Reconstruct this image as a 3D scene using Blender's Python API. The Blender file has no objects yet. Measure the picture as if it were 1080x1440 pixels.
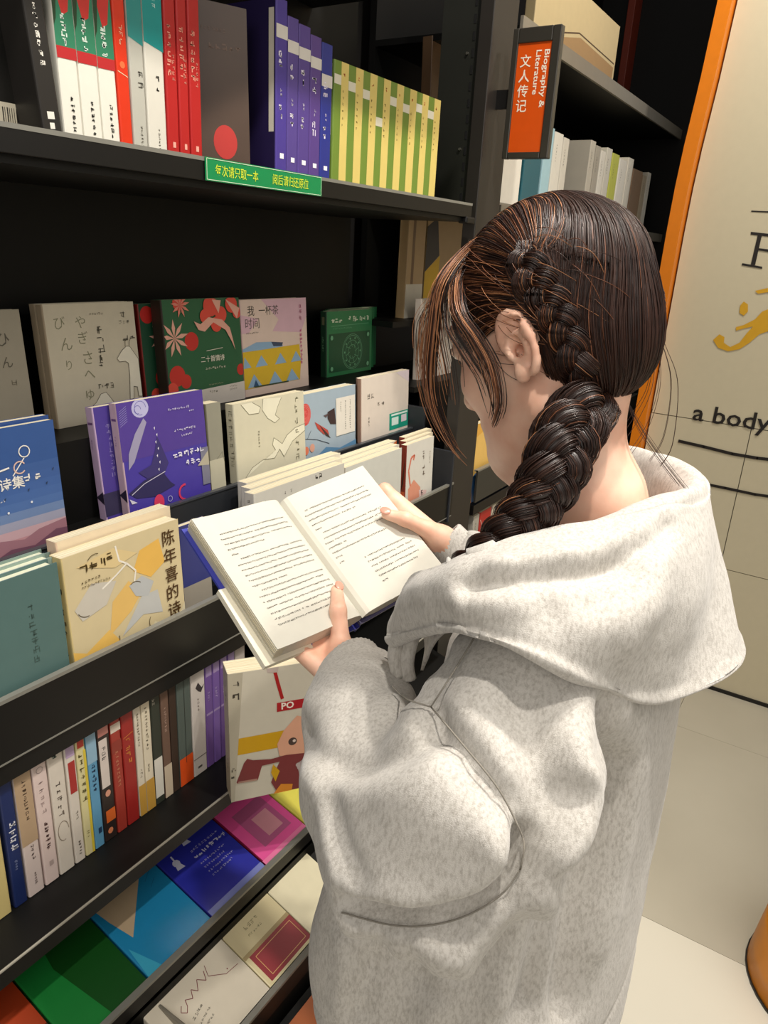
import bpy, bmesh, math, random
import numpy as np
from mathutils import Vector, Matrix
from math import sin, cos, pi, radians
S = bpy.context.scene
COL = S.collection
RND = random.Random(7)

# ------------------------------------------------------------------ camera, world, lights, exposure
F = 1040.0
VX = np.array([700., -333., F]); VX /= np.linalg.norm(VX)          # world X (along the shelf) seen by the camera (right, down, forward)
VZ = -np.array([-165., (F*F-700*165)/333, F]); VZ -= VZ.dot(VX)*VX; VZ /= np.linalg.norm(VZ)
VY = np.cross(VZ, VX)
ROT = np.array([VX, VY, VZ])
def ray(u, v): return ROT @ np.array([u-540., v-720., F])
def onX(u, v, X): r = ray(u, v); return r*X/r[0]
def onY(u, v, Y): r = ray(u, v); return r*Y/r[1]
def onZ(u, v, Z): r = ray(u, v); return r*Z/r[2]
FLOOR = -1.55
cam = bpy.data.cameras.new('camera'); co = bpy.data.objects.new('camera', cam); COL.objects.link(co)
M4 = Matrix(((ROT[0][0], -ROT[0][1], -ROT[0][2], 0), (ROT[1][0], -ROT[1][1], -ROT[1][2], 0), (ROT[2][0], -ROT[2][1], -ROT[2][2], 0), (0, 0, 0, 1)))
co.matrix_world = M4
cam.sensor_fit = 'VERTICAL'; cam.sensor_height = 24; cam.lens = 24*F/1440; cam.clip_start = .02
S.camera = co
S.view_settings.view_transform = 'Standard'; S.view_settings.look = 'None'; S.view_settings.gamma = 1
S.view_settings.use_curve_mapping = False; S.view_settings.exposure = 0.08
W = bpy.data.worlds.new('world'); S.world = W; W.use_nodes = True
W.node_tree.nodes['Background'].inputs[0].default_value = (1.0, .96, .90, 1); W.node_tree.nodes['Background'].inputs[1].default_value = .34
def spot(name, loc, tgt, power, size, blend=.5, rad=.04, c=(1, .935, .85)):
    l = bpy.data.lights.new(name, 'SPOT'); l.energy = power; l.spot_size = radians(size); l.spot_blend = blend
    l.shadow_soft_size = rad; l.color = c
    o = bpy.data.objects.new(name, l); COL.objects.link(o); o.location = loc
    o.rotation_euler = (Vector(tgt)-Vector(loc)).to_track_quat('-Z', 'Y').to_euler(); return o
def area(name, loc, tgt, power, size, c=(1, .93, .85)):
    l = bpy.data.lights.new(name, 'AREA'); l.energy = power; l.size = size; l.color = c
    o = bpy.data.objects.new(name, l); COL.objects.link(o); o.location = loc
    o.rotation_euler = (Vector(tgt)-Vector(loc)).to_track_quat('-Z', 'Y').to_euler(); return o
spot('ceiling_spot', (.95, -.05, 1.65), (.95, .85, -.4), 95, 90)
spot('ceiling_spot', (.1, -.1, 1.65), (.45, .8, -.6), 84, 70)
spot('ceiling_spot', (1.0, -.30, 1.65), (.72, .10, -.6), 80, 44)
spot('ceiling_spot', (2.1, .0, 1.65), (2.4, .9, .1), 75, 80)
area('ceiling_panel', (1.2, -1.3, 1.6), (1.2, 0, -.9), 22, 1.6)
area('side_fill', (-1.5, -.5, .7), (.6, .2, -.4), 17, 1.4)  # unseen fill added on the left to brighten the face and sleeve

# ------------------------------------------------------------------ materials
MATS = {}
def s2l(c): return c/12.92 if c <= .04045 else ((c+.055)/1.055)**2.4
def hexc(h): return tuple(s2l(int(h[i:i+2], 16)/255) for i in (0, 2, 4))
def mat(h, rough=.5, spec=.5, metal=0., var=.04, key=None, coat=0.):
    k = (h, rough, spec, metal, coat, var)
    if k in MATS: return MATS[k]
    m = bpy.data.materials.new('paint_'+h); m.use_nodes = True; nt = m.node_tree; b = nt.nodes['Principled BSDF']
    c = hexc(h)
    b.inputs['Roughness'].default_value = rough; b.inputs['Metallic'].default_value = metal
    b.inputs['Specular IOR Level'].default_value = spec; b.inputs['Coat Weight'].default_value = coat
    tc = nt.nodes.new('ShaderNodeTexCoord'); n = nt.nodes.new('ShaderNodeTexNoise'); n.inputs['Scale'].default_value = 40; n.inputs['Detail'].default_value = 4
    r = nt.nodes.new('ShaderNodeMix'); r.data_type = 'RGBA'
    r.inputs[6].default_value = (*[x*(1-var*2) for x in c], 1); r.inputs[7].default_value = (*[min(1, x*(1+var)) for x in c], 1)
    nt.links.new(tc.outputs['Object'], n.inputs['Vector']); nt.links.new(n.outputs['Fac'], r.inputs[0]); nt.links.new(r.outputs[2], b.inputs['Base Color'])
    MATS[k] = m; return m
BLACK = mat('100f0e', .42, .4, 0, .1)
BLACK2 = mat('070706', .5, .3, 0, .1)
EDGE = mat('8d8c84', .35, .5, .3)
GREYM = mat('8d877a', .4, .5, .4)
PAGE = mat('f0e6c8', .8, .2)

def pages_mat(axis=1):
    k = 'pages%d' % axis
    if k in MATS: return MATS[k]
    m = bpy.data.materials.new('page_edges'); m.use_nodes = True; nt = m.node_tree; b = nt.nodes['Principled BSDF']
    tc = nt.nodes.new('ShaderNodeTexCoord'); mp = nt.nodes.new('ShaderNodeMapping'); n = nt.nodes.new('ShaderNodeTexNoise')
    sc = [3, 3, 3]; sc[axis] = 900; mp.inputs['Scale'].default_value = sc; n.inputs['Scale'].default_value = 1; n.inputs['Detail'].default_value = 2
    r = nt.nodes.new('ShaderNodeValToRGB'); r.color_ramp.elements[0].position = .3; r.color_ramp.elements[1].position = .6
    r.color_ramp.elements[0].color = (*hexc('c9b98e'), 1); r.color_ramp.elements[1].color = (*hexc('f1e8cc'), 1)
    nt.links.new(tc.outputs['Object'], mp.inputs[0]); nt.links.new(mp.outputs[0], n.inputs[0]); nt.links.new(n.outputs['Fac'], r.inputs[0]); nt.links.new(r.outputs[0], b.inputs['Base Color'])
    b.inputs['Roughness'].default_value = .8; MATS[k] = m; return m

# ------------------------------------------------------------------ mesh helpers
def obj(name, verts, faces, mats, parent=None, smooth=False, midx=None, loc=None, rot=None):
    me = bpy.data.meshes.new(name); me.from_pydata([tuple(v) for v in verts], [], [tuple(f) for f in faces])
    if not isinstance(mats, (list, tuple)): mats = [mats]
    for m in mats: me.materials.append(m)
    if midx is not None: me.polygons.foreach_set('material_index', midx)
    if smooth: me.polygons.foreach_set('use_smooth', [True]*len(me.polygons))
    me.update(); o = bpy.data.objects.new(name, me); COL.objects.link(o)
    if parent: o.parent = parent
    if loc is not None: o.location = loc
    if rot is not None: o.rotation_euler = rot
    return o
def tag(o, label=None, cat=None, group=None, kind=None):
    if label: o['label'] = label
    if cat: o['category'] = cat
    if group: o['group'] = group
    if kind: o['kind'] = kind
    return o
def thing(name, label, cat, loc=(0, 0, 0), rot=(0, 0, 0), group=None):
    o = bpy.data.objects.new(name, None); COL.objects.link(o); o.empty_display_size = .02
    o.location = loc; o.rotation_euler = rot; return tag(o, label, cat, group)
class MB:
    def __init__(s): s.v = []; s.f = []; s.m = []
    def add(s, v, f, mi=0):
        n = len(s.v); s.v += [tuple(p) for p in v]; s.f += [tuple(i+n for i in q) for q in f]; s.m += [mi]*len(f); return s
    def box(s, a, b, mi=0, ch=0.):
        x0, y0, z0 = a; x1, y1, z1 = b
        return s.add([(x0, y0, z0), (x1, y0, z0), (x1, y1, z0), (x0, y1, z0), (x0, y0, z1), (x1, y0, z1), (x1, y1, z1), (x0, y1, z1)],
                     [(0, 3, 2, 1), (4, 5, 6, 7), (0, 1, 5, 4), (1, 2, 6, 5), (2, 3, 7, 6), (3, 0, 4, 7)], mi)
    def prism(s, prof, x0, x1, ax=0, mi=0):      # profile in the two other axes, extruded along ax
        n = len(prof); v = []
        for x in (x0, x1):
            for p in prof:
                q = [0, 0, 0]; q[ax] = x; q[(ax+1) % 3] = p[0]; q[(ax+2) % 3] = p[1]; v.append(q)
        f = [(i, (i+1) % n, n+(i+1) % n, n+i) for i in range(n)] + [tuple(range(n-1, -1, -1)), tuple(range(n, 2*n))]
        return s.add(v, f, mi)
    def tube(s, pts, r, n=6, mi=0, cap=True):
        pts = [Vector(p) for p in pts]; rs = r if hasattr(r, '__len__') else [r]*len(pts); b = len(s.v); up = Vector((.3, .2, .9)).normalized(); fr = None
        for i, p in enumerate(pts):
            t = (pts[min(i+1, len(pts)-1)]-pts[max(i-1, 0)]).normalized()
            if fr is None: fr = t.orthogonal().normalized()
            fr = (fr-t*fr.dot(t)).normalized(); bn = t.cross(fr)
            for k in range(n): a = 2*pi*k/n; s.v.append(tuple(p+(fr*cos(a)+bn*sin(a))*rs[i]))
        for i in range(len(pts)-1):
            for k in range(n):
                s.f.append((b+i*n+k, b+i*n+(k+1) % n, b+(i+1)*n+(k+1) % n, b+(i+1)*n+k)); s.m.append(mi)
        if cap:
            s.f.append(tuple(b+k for k in range(n-1, -1, -1))); s.m.append(mi); s.f.append(tuple(b+(len(pts)-1)*n+k for k in range(n))); s.m.append(mi)
        return s
    def build(s, name, mats, parent=None, smooth=False, **k): return obj(name, s.v, s.f, mats, parent, smooth, s.m, **k)
def boxo(name, a, b, m, parent=None, bev=0.):
    o = MB().box(a, b).build(name, m, parent)
    if bev:
        md = o.modifiers.new('bevel', 'BEVEL'); md.width = bev; md.segments = 2
    return o

# ------------------------------------------------------------------ flat print: shapes in metres on a face, as thin geometry
TXT = {}
def text_mesh(s, bold=0., italic=0.):
    k = (s, bold, italic)
    if k not in TXT:
        c = bpy.data.curves.new('glyphs', 'FONT'); c.body = s; c.resolution_u = 2; c.offset = bold; c.shear = italic
        o = bpy.data.objects.new('glyphs', c); COL.objects.link(o)
        me = bpy.data.meshes.new_from_object(o.evaluated_get(bpy.context.evaluated_depsgraph_get()))
        v = [(p.co.x, p.co.y) for p in me.vertices]; f = [tuple(p.vertices) for p in me.polygons]
        bpy.data.objects.remove(o); bpy.data.curves.remove(c); bpy.data.meshes.remove(me)
        xs = [p[0] for p in v]; ys = [p[1] for p in v]; x0, x1, y0, y1 = min(xs), max(xs), min(ys), max(ys)
        TXT[k] = ([((p[0]-x0), (p[1]-y0)) for p in v], f, x1-x0, y1-y0)
    return TXT[k]
class Print:
    """Collects coloured flat shapes; fn(x, y, level) gives the 3-D point."""
    def __init__(s, fn, w, h): s.fn = fn; s.w = w; s.h = h; s.mb = MB(); s.cols = []; s.lv = 0
    def ci(s, c):
        if c not in s.cols: s.cols.append(c)
        return s.cols.index(c)
    def poly(s, pts, c, frac=True):
        s.lv += 1; p = [(a*s.w, b*s.h) if frac else (a, b) for a, b in pts]
        p = [(min(max(a, 0), s.w), min(max(b, 0), s.h)) for a, b in p]
        s.mb.add([s.fn(a, b, s.lv) for a, b in p], [tuple(range(len(p)))], s.ci(c)); return s
    def rect(s, u0, v0, u1, v1, c): return s.poly([(u0, v0), (u1, v0), (u1, v1), (u0, v1)], c)
    def disc(s, u, v, r, c, asp=1., n=18, a0=0, a1=2*pi):
        return s.poly([(u*s.w+r*cos(a0+(a1-a0)*k/n), v*s.h+r*asp*sin(a0+(a1-a0)*k/n)) for k in range(n)], c, False)
    def line(s, pts, wd, c, lvl=True):
        if lvl: s.lv += 1
        p = [Vector((a*s.w, b*s.h)) for a, b in pts]
        for a, b in zip(p, p[1:]):
            d = b-a
            if d.length < 1e-6: continue
            n = Vector((-d.y, d.x)).normalized()*wd/2
            q = [a+n, a-n, b-n, b+n]; s.mb.add([s.fn(x.x, x.y, s.lv) for x in q], [(0, 1, 2, 3)], s.ci(c))
        return s
    def arc(s, u, v, r, a0, a1, wd, c, asp=1., n=12):
        return s.line([(u+r*cos(a0+(a1-a0)*k/n)/s.w, v+asp*r*sin(a0+(a1-a0)*k/n)/s.h) for k in range(n+1)], wd, c)
    def text(s, t, u, v, hgt, c, bold=.0, vert=False, gap=1.15, italic=0., rot=0., sx=1.):
        s.lv += 1; ci = s.ci(c)
        def put(ch, x, y, sc):
            vv, ff, w_, h_ = text_mesh(ch, bold, italic)
            ca, sa = cos(rot), sin(rot)
            s.mb.add([s.fn(x+(a*sc*sx)*ca-(b*sc)*sa, y+(a*sc*sx)*sa+(b*sc)*ca, s.lv) for a, b in vv], ff, ci)
        if vert:
            for i, ch in enumerate(t):
                if ch != ' ': put(ch, u*s.w, v*s.h-(i+1)*hgt*gap, hgt/max(text_mesh(ch, bold)[3], .62))
        else:
            put(t, u*s.w, v*s.h, hgt/text_mesh(t, bold, italic)[3])
        return s
    def glyphs(s, u, v, n, size, c, vert=False, wd=.13, gap=1.15, rnd=RND, rot=0.):
        """illegible small characters: a few strokes each"""
        s.lv += 1; ci = s.ci(c); ca, sa = cos(rot), sin(rot)
        for i in range(n):
            ox, oy = u*s.w, v*s.h; dx, dy = (0, -i*size*gap) if vert else (i*size*gap, 0)
            st = []
            for k in range(rnd.choice((3, 4, 4, 5))):
                t = wd*rnd.uniform(.8, 1.2)
                if rnd.random() < .55: y = rnd.uniform(.05, .9); a, b = sorted((rnd.uniform(0, .4), rnd.uniform(.6, 1))); st.append((a, y, b, y+t))
                else: x = rnd.uniform(.05, .9); a, b = sorted((rnd.uniform(0, .4), rnd.uniform(.55, 1))); st.append((x, a, x+t, b))
            for a, b, c2, d in st:
                q = [(a, b), (c2, b), (c2, d), (a, d)]
                s.mb.add([s.fn(ox+(dx+x*size)*ca-(dy+y*size)*sa, oy+(dx+x*size)*sa+(dy+y*size)*ca, s.lv) for x, y in q], [(0, 1, 2, 3)], ci)
        return s
    def build(s, name, parent, rough=.45):
        if not s.mb.f: return None
        return s.mb.build(name, [mat(c, rough) for c in s.cols], parent)

# ------------------------------------------------------------------ books
def book(x, y, z, W_, T, H, cover, label, group=None, rot=(0, 0, 0), spine=None, front=None, spn=None, side=None, pg=None, hard=False, rough=.4, name='book', cat='book', order='XYZ'):
    o = thing(name, label, cat, (x, y, z), rot, group); o.rotation_mode = order
    c = .0022 if hard else .0008; r = min(.0022, T*.3)
    out = [(W_, 0), (r, 0), (r*.3, r*.3), (0, r), (0, T-r), (r*.3, T-r*.3), (r, T), (W_, T)]
    inn = [(W_, c), (r, c), (c*1.2, r), (c*1.2, T-r), (r, T-c), (W_, T-c)]
    n1, n2 = len(out), len(inn); v = []
    for zz in (0, H): v += [(a, b, zz) for a, b in out]+[(a, b, zz) for a, b in inn]
    N = n1+n2; f = []; mi = []
    sp = spine or cover
    for i in range(n1-1): f.append((i, i+1, N+i+1, N+i)); mi.append(1 if 1 <= i <= 5 else 0)
    for i in range(n2-1): f.append((n1+i+1, n1+i, N+n1+i, N+n1+i+1)); mi.append(0)
    for b, e in ((0, 0), (N, 1)):
        rim = [tuple(b+i for i in (0, 1, n1+1, n1)), tuple(b+i for i in (1, 2, 3, n1+2, n1+1)), tuple(b+i for i in (3, 4, n1+3, n1+2)), tuple(b+i for i in (4, 5, 6, n1+4, n1+3)), tuple(b+i for i in (6, 7, n1+5, n1+4))]
        for q in rim: f.append(q if e else q[::-1]); mi.append(0)
    f += [(0, n1, N+n1, N), (n1-1, N+n1-1, N+N-1, N-1)]; mi += [0, 0]
    obj('cover', v, f, [mat(cover, rough, .5), mat(sp, rough, .5)], o, midx=mi)
    e = .004 if hard else .0006
    boxo('page_block', (c*1.3, c+.0001, e), (W_-(.004 if hard else .0012), T-c-.0001, H-e), mat(pg, .8) if pg else pages_mat(1), o)
    k0 = .0002; dk = .00006
    if front:
        p = Print(lambda a, b, l: (a, -k0-dk*l, b), W_, H); front(p); p.build('cover_print', o, rough)
    if spn:
        p = Print(lambda a, b, l: (-k0-dk*l, T-a, b), T, H); spn(p); p.build('spine_print', o, rough)
    if side:                                               # the back cover (seen from the other side)
        p = Print(lambda a, b, l: (a, T+k0+dk*l, b), W_, H); side(p); p.build('back_print', o, rough)
    return o
def face_book(u0, v0, u1, v1, ut, vt, Y, zb, T, cover, label, group=None, lean=4, turn=0, **k):
    """cover towards the room: bottom corners and top height read off at depth Y"""
    x0 = onY(u0, v0, Y)[0]; x1 = onY(u1, v1, Y)[0]; h = onY(ut, vt, Y)[2]-zb
    return book(x0, Y, zb, x1-x0, T, h/cos(radians(lean)), cover, label, group, (-radians(lean), 0, radians(turn)), **k)
def spine_book(X0, X1, Y, zb, H, depth, cover, label, group=None, tilt=0, lean=0, **k):
    T = X1-X0-.0006
    b = book(X1, Y, zb, depth, T, H, cover, label, group, (-radians(lean), radians(tilt), pi/2), order='ZYX' if False else 'XYZ', **k)
    if lean or tilt:
        R = Matrix.Rotation(-radians(lean), 4, 'X') @ Matrix.Rotation(radians(tilt), 4, 'Y') @ Matrix.Rotation(pi/2, 4, 'Z')
        b.rotation_euler = R.to_euler()
    return b

# ------------------------------------------------------------------ the setting
def floor_mat():
    m = bpy.data.materials.new('floor_tile'); m.use_nodes = True; nt = m.node_tree; b = nt.nodes['Principled BSDF']
    tc = nt.nodes.new('ShaderNodeTexCoord'); n = nt.nodes.new('ShaderNodeTexNoise'); n.inputs['Scale'].default_value = 2.2; n.inputs['Detail'].default_value = 7
    r = nt.nodes.new('ShaderNodeValToRGB'); r.color_ramp.elements[0].color = (*hexc('aaa391'), 1); r.color_ramp.elements[1].color = (*hexc('c3bdac'), 1)
    nt.links.new(tc.outputs['Object'], n.inputs['Vector']); nt.links.new(n.outputs['Fac'], r.inputs[0]); nt.links.new(r.outputs[0], b.inputs['Base Color'])
    b.inputs['Roughness'].default_value = .32; b.inputs['Specular IOR Level'].default_value = .4
    return m
FM = floor_mat()
fl = tag(boxo('floor', (-2.5, -3, FLOOR-.1), (3.4, 1.6, FLOOR-.012), mat('8f897b', .6)), kind='structure')
FM2 = FM.copy(); FM2.name = 'floor_tile_light'
for n_ in FM2.node_tree.nodes:
    if n_.type == 'VALTORGB': n_.color_ramp.elements[0].color = (*hexc('d6d0bf'), 1); n_.color_ramp.elements[1].color = (*hexc('e0dbcb'), 1)
tl = [boxo('tile', (.0006, .0006, -.012), (.8994, 1.1994, 0), m_, fl) for m_ in (FM, FM2)]; first = [True, True]
for i in range(-5, 3):
    for j in range(-3, 2):
        k = 1 if i < 0 else 0
        if first[k]: o = tl[k]; first[k] = False
        else: o = tl[k].copy(); COL.objects.link(o)
        o.parent = fl; o.location = (1.585+i*.9, .27+j*1.2, FLOOR)
tag(boxo('wall_back', (-2.5, 1.34, FLOOR), (3.4, 1.44, 1.9), mat('1a1714', .8)), kind='structure')
# curved edge of the end wall (height profile of its near edge)
EP = [(.52, 1.9), (.56, 1.1), (.576, .756), (.586, .56), (.601, .36), (.607, .24), (.610, .1), (.611, -.12), (.612, -.32), (.613, -.6), (.614, FLOOR)]
WX = 2.82
WALLM = mat('d3c9ac', .75, .2, 0, .02)
def wall_panel(name, y_lo, z_lo, z_hi, parent=None, edge=True, y_hi=None):
    pts = [(y_lo, z_lo)]
    if edge:
        e = sorted([p for p in EP if z_lo < p[1] < z_hi], key=lambda p: p[1])
        f = lambda z: float(np.interp(z, [p[1] for p in EP][::-1], [p[0] for p in EP][::-1]))
        pts += [(f(z_lo)-.012, z_lo)]+[(a-.012, b) for a, b in e]+[(f(z_hi)-.012, z_hi)]
    else: pts += [(y_hi, z_lo), (y_hi, z_hi)]
    pts += [(y_lo, z_hi)]
    return MB().prism(pts, WX, WX+.1).build(name, WALLM, parent)
wr = tag(MB().prism([(-3, FLOOR), (.58, FLOOR), (.45, 1.9), (-3, 1.9)], WX+.004, WX+.14).build('wall_right', mat('5a5546', .8)), kind='structure')
wall_panel('panel', -3, -.5215, 1.9, wr)
wall_panel('panel', .262, FLOOR+.012, -.5245, wr)
wall_panel('panel', -3, -1.052, -.5245, wr, False, .259)
wall_panel('panel', -3, FLOOR+.012, -1.055, wr, False, .259)
tag(boxo('baseboard_right', (WX-.006, -3, FLOOR), (WX+.02, .61, FLOOR+.014), mat('16130f', .6)), kind='structure')
tb = MB(); secs = [(WX-.05, -.006), (WX+.05, -.006), (WX+.05, .036), (WX-.05, .036)]
for p, z in EP: tb.v += [(x, p+d, z) for x, d in secs]
for i in range(len(EP)-1):
    for k in range(4): tb.f.append((4*i+k, 4*i+4+k, 4*i+4+(k+1) % 4, 4*i+(k+1) % 4)); tb.m.append(0)
tb.f += [(3, 2, 1, 0), (40, 41, 42, 43)]; tb.m += [0, 0]
tr = tag(tb.build('trim_1', mat('e8820a', .4)), kind='structure')
# lettering on the end wall
def wp(u, v): p = onX(u, v, WX); return (p[1], p[2])
wprint = Print(lambda a, b, l: (WX-.0012-.0002*l, -a, b), 1, 1)
def wl(pts, c, wd=None):
    q = [(-wp(u, v)[0], wp(u, v)[1]) for u, v in pts]
    wprint.lv += 1
    if wd:
        n = [Vector(p) for p in q]
        for a, b in zip(n, n[1:]):
            d = (b-a).normalized(); nn = Vector((-d.y, d.x))*wd/2; a2 = a-d*wd*.2; b2 = b+d*wd*.2
            wprint.mb.add([wprint.fn(x.x, x.y, wprint.lv) for x in (a2+nn, a2-nn, b2-nn, b2+nn)], [(0, 1, 2, 3)], wprint.ci(c))
    else: wprint.mb.add([wprint.fn(x, y, wprint.lv) for x, y in q], [tuple(range(len(q)))], wprint.ci(c))
BK = '1c1510'
wl([(1057, 297), (1080, 298), (1110, 300)], BK, .004)
wl([(1056, 326), (1110, 332), (1109, 336), (1056, 330)], BK)             # F
wl([(1066, 329), (1072, 329), (1062, 373), (1056, 372)], BK)
wl([(1044, 370), (1072, 375), (1072, 378), (1043, 373)], BK)
wl([(1067, 349), (1100, 353), (1100, 357), (1066, 352)], BK)
G = 'd9a51c'
wl([(1003, 478), (1012, 470), (1019, 474), (1018, 482), (1027, 488), (1040, 482), (1050, 469), (1059, 459), (1046, 462), (1035, 465), (1035, 460), (1046, 457), (1062, 449), (1072, 438), (1080, 435), (1110, 420), (1110, 468), (1080, 466), (1068, 470), (1054, 482), (1040, 491), (1024, 494), (1010, 489)], G)
wl([(1041, 430), (1046, 424), (1052, 428), (1052, 438), (1046, 444), (1040, 440)], G)
wl([(1062, 409), (1080, 405), (1110, 400), (1110, 412), (1080, 411), (1066, 413)], G)
wl([(955, 620), (990, 628), (1030, 638), (1065, 644), (1120, 650)], BK, .011)
wl([(985, 679), (1020, 686), (1062, 695), (1120, 703)], BK, .010)
a0 = wp(972, 596)
wprint.text('a body', -a0[0], a0[1]-.004, .078, BK, .012, sx=1.12)
o_ = wprint.build('wall_print', wr, .6)

# ------------------------------------------------------------------ bookcases
LIP = 'lip'
def lip_box(par, name, x0, x1, y, z0, z1, t=.006, edge=True):
    o = boxo(name, (x0, y, z0), (x1, y+t, z1), BLACK, par, .001)
    if edge: boxo('edge_strip', (x0, y-.0006, z1-.0045), (x1, y+t+.003, z1+.001), EDGE, par)
    return o
Z1, Z3 = .085, -.946
bc = thing('bookcase', 'black metal bookcase whose trays hold the facing poetry books', 'bookcase', (0, 0, 0))
XL, XR = .02, 1.70
boxo('back_panel', (XL, 1.22, FLOOR+.01), (1.73, 1.245, 1.0), BLACK2, bc)
boxo('shelf_board', (XL, .858, .066), (XR, 1.22, Z1), BLACK2, bc)
lip_box(bc, 'shelf_lip', XL, XR, .850, .076, .1065)
boxo('end_bracket', (XR-.03, .846, .062), (XR+.015, .87, .078), BLACK, bc, .004)
boxo('shelf_board', (XL, .695, .50), (1.55, 1.22, .52), BLACK2, bc)  # unseen upper shelf, front brought forward to shade the book tops below
boxo('shelf_lip', (XL, .687, .495), (1.55, .695, .55), BLACK, bc)  # lip of that unseen shelf, placed to set the shadow line
boxo('step', (XL, 1.06, -.345), (XR, 1.22, -.325), BLACK2, bc); boxo('riser', (XL, 1.05, -.50), (XR, 1.06, -.325), BLACK2, bc)
boxo('step', (XL, .985, -.50), (XR, 1.05, -.466), BLACK2, bc); boxo('riser', (XL, .972, -.66), (XR, .978, -.4560), mat('26292e', .4), bc)
boxo('edge_strip', (XL, .970, -.4565), (XR, .980, -.453), mat('3c3f44', .3), bc)
boxo('step', (XL, .856, -.662), (XR, .972, -.648), BLACK2, bc)
lip_box(bc, 'tray_lip', XL, 1.733, .850, -.686, -.592)
boxo('tray_base', (XL, .853, -.72), (1.733, .90, -.686), BLACK, bc)
boxo('edge_strip', (XL, .8495, -.688), (1.733, .8515, -.6855), EDGE, bc)
boxo('tray_end', (1.708, .845, -.70), (1.716, 1.0, -.50), mat('2a2d33', .4), bc, .002)
boxo('tray_end', (1.724, .95, -.72), (1.732, 1.2, -.40), mat('22252a', .4), bc, .002)
boxo('shelf_board', (XL, .79, -.972), (XR, 1.22, Z3), BLACK2, bc)
boxo('shelf_lip', (XL, .785, -.975), (XR, .790, Z3), BLACK, bc)
boxo('edge_strip', (XL, .7845, Z3-.001), (XR, .7875, Z3+.0012), mat('a09c90', .3), bc)
boxo('toe_panel', (XL, .95, FLOOR+.002), (XR, .97, -.975), BLACK2, bc)
# stepped display trays at the foot
def slope(name, y0, z0, y1, z1, t, m, x0=XL, x1=XR):
    return MB().prism([(y0, z0-t), (y1, z1-t), (y1, z1), (y0, z0)], x0, x1).build(name, m, bc)
slope('display_tray', .725, -1.128, .90, -1.080, .012, BLACK2)
lip_box(bc, 'tray_rail', .30, XR, .716, -1.150, -1.108, .007)
slope('display_tray', .600, -1.218, .716, -1.180, .012, BLACK2)
boxo('riser', (XL, .716, -1.20), (XR, .722, -1.14), BLACK2, bc)
lip_box(bc, 'tray_rail', .45, XR, .592, -1.245, -1.200, .007)
slope('display_tray', .47, -1.33, .592, -1.29, .012, BLACK2)
boxo('riser', (XL, .596, -1.31), (XR, .600, -1.23), BLACK2, bc)
lip_box(bc, 'tray_rail', XL, XR, .462, -1.36, -1.32, .007)
boxo('plinth', (XL, .475, FLOOR+.002), (XR, .95, -1.345), BLACK2, bc)
for x in (.5, .552): boxo('tray_divider', (x, .60, -1.215), (x+.006, .714, -1.165), GREYM, bc, .002)
# post with its perforated side plate
po = thing('bookcase_post', 'black slotted steel post between the two bookcases', 'post', (1.79, .89, FLOOR))
boxo('post', (-.055, -.035, .0), (.075, .0, 2.75), mat('2b2723', .45), po, .002)
boxo('side_plate', (-.045, .0, 1.64), (-.035, .10, 2.75), mat('23241f', .45), po)
sl = None
for k in range(31):
    z = 1.665+k*.034
    if sl is None: sl = boxo('slot', (-.0462, .012, 0), (-.0448, .018, .018), mat('050505', .9), po); sl.location = (0, 0, z)
    else: c = sl.copy(); COL.objects.link(c); c.parent = po; c.location = (0, 0, z)
for z in (1.78, 1.98, 2.12): 
    MB().tube([(-.045, .028, z), (-.05, .028, z)], .003, 8).build('screw', mat('9a978c', .3, .5, .8), po)
b2 = thing('bookcase', 'black metal bookcase behind the orange category sign, against the end wall', 'bookcase', (0, 0, 0))
X2, X3 = 1.885, 3.9
boxo('back_panel', (X2, 1.27, FLOOR+.01), (X3, 1.29, 1.4), BLACK2, b2)
GR = mat('8b8578', .4, .5, .3)
boxo('shelf_board', (X2, .858, .500), (X3, 1.27, .515), BLACK2, b2); boxo('shelf_lip', (X2, .85, .498), (X3, .858, .534), GR, b2)
boxo('shelf_board', (X2, .868, .085), (X3, 1.27, .10), BLACK2, b2); boxo('shelf_lip', (X2, .86, .085), (X3, .868, .118), GR, b2)
boxo('side_panel', (3.62, .62, FLOOR+.01), (3.64, 1.27, 2.3), BLACK2, b2)
boxo('tray_lip', (X2, .850, -.69), (X3, .856, -.592), mat('34342f', .45), b2); boxo('edge_strip', (X2, .8494, -.596), (X3, .862, -.591), EDGE, b2)
boxo('tray_base', (X2, .853, -.73), (X3, 1.27, -.70), BLACK, b2)
boxo('step', (X2, 1.06, -.50), (X3, 1.27, -.373), BLACK2, b2)
boxo('shelf_board', (X2, .79, -.972), (X3, 1.27, Z3), BLACK2, b2)
boxo('plinth', (X2, .8, FLOOR+.002), (X3, 1.25, -1.2), BLACK2, b2)
# green notice on the top shelf lip
nt_ = thing('shelf_notice', 'green strip notice with yellow characters on the top shelf edge', 'sign', (onY(287, 235, .85)[0], .8485, .0765))
nw = onY(451, 250, .85)[0]-onY(287, 235, .85)[0]; nh = .031
boxo('plate', (0, -.0012, 0), (nw, 0, nh), mat('0f8a4e', .35), nt_)
p = Print(lambda a, b, l: (a, -.0014-.0001*l, b), nw, nh)
for q in (((.008, .05), (.992, .05)), ((.992, .05), (.992, .95)), ((.992, .95), (.008, .95)), ((.008, .95), (.008, .05))): p.line(q, .0008, 'd9ecd0')
p.text('每次请只取一本', .07, .25, .0155, 'd8ea3c', .002, sx=.80); p.text('阅后请归还原位', .53, .25, .0155, 'd8ea3c', .002, sx=.80)
p.build('lettering', nt_)
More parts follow.
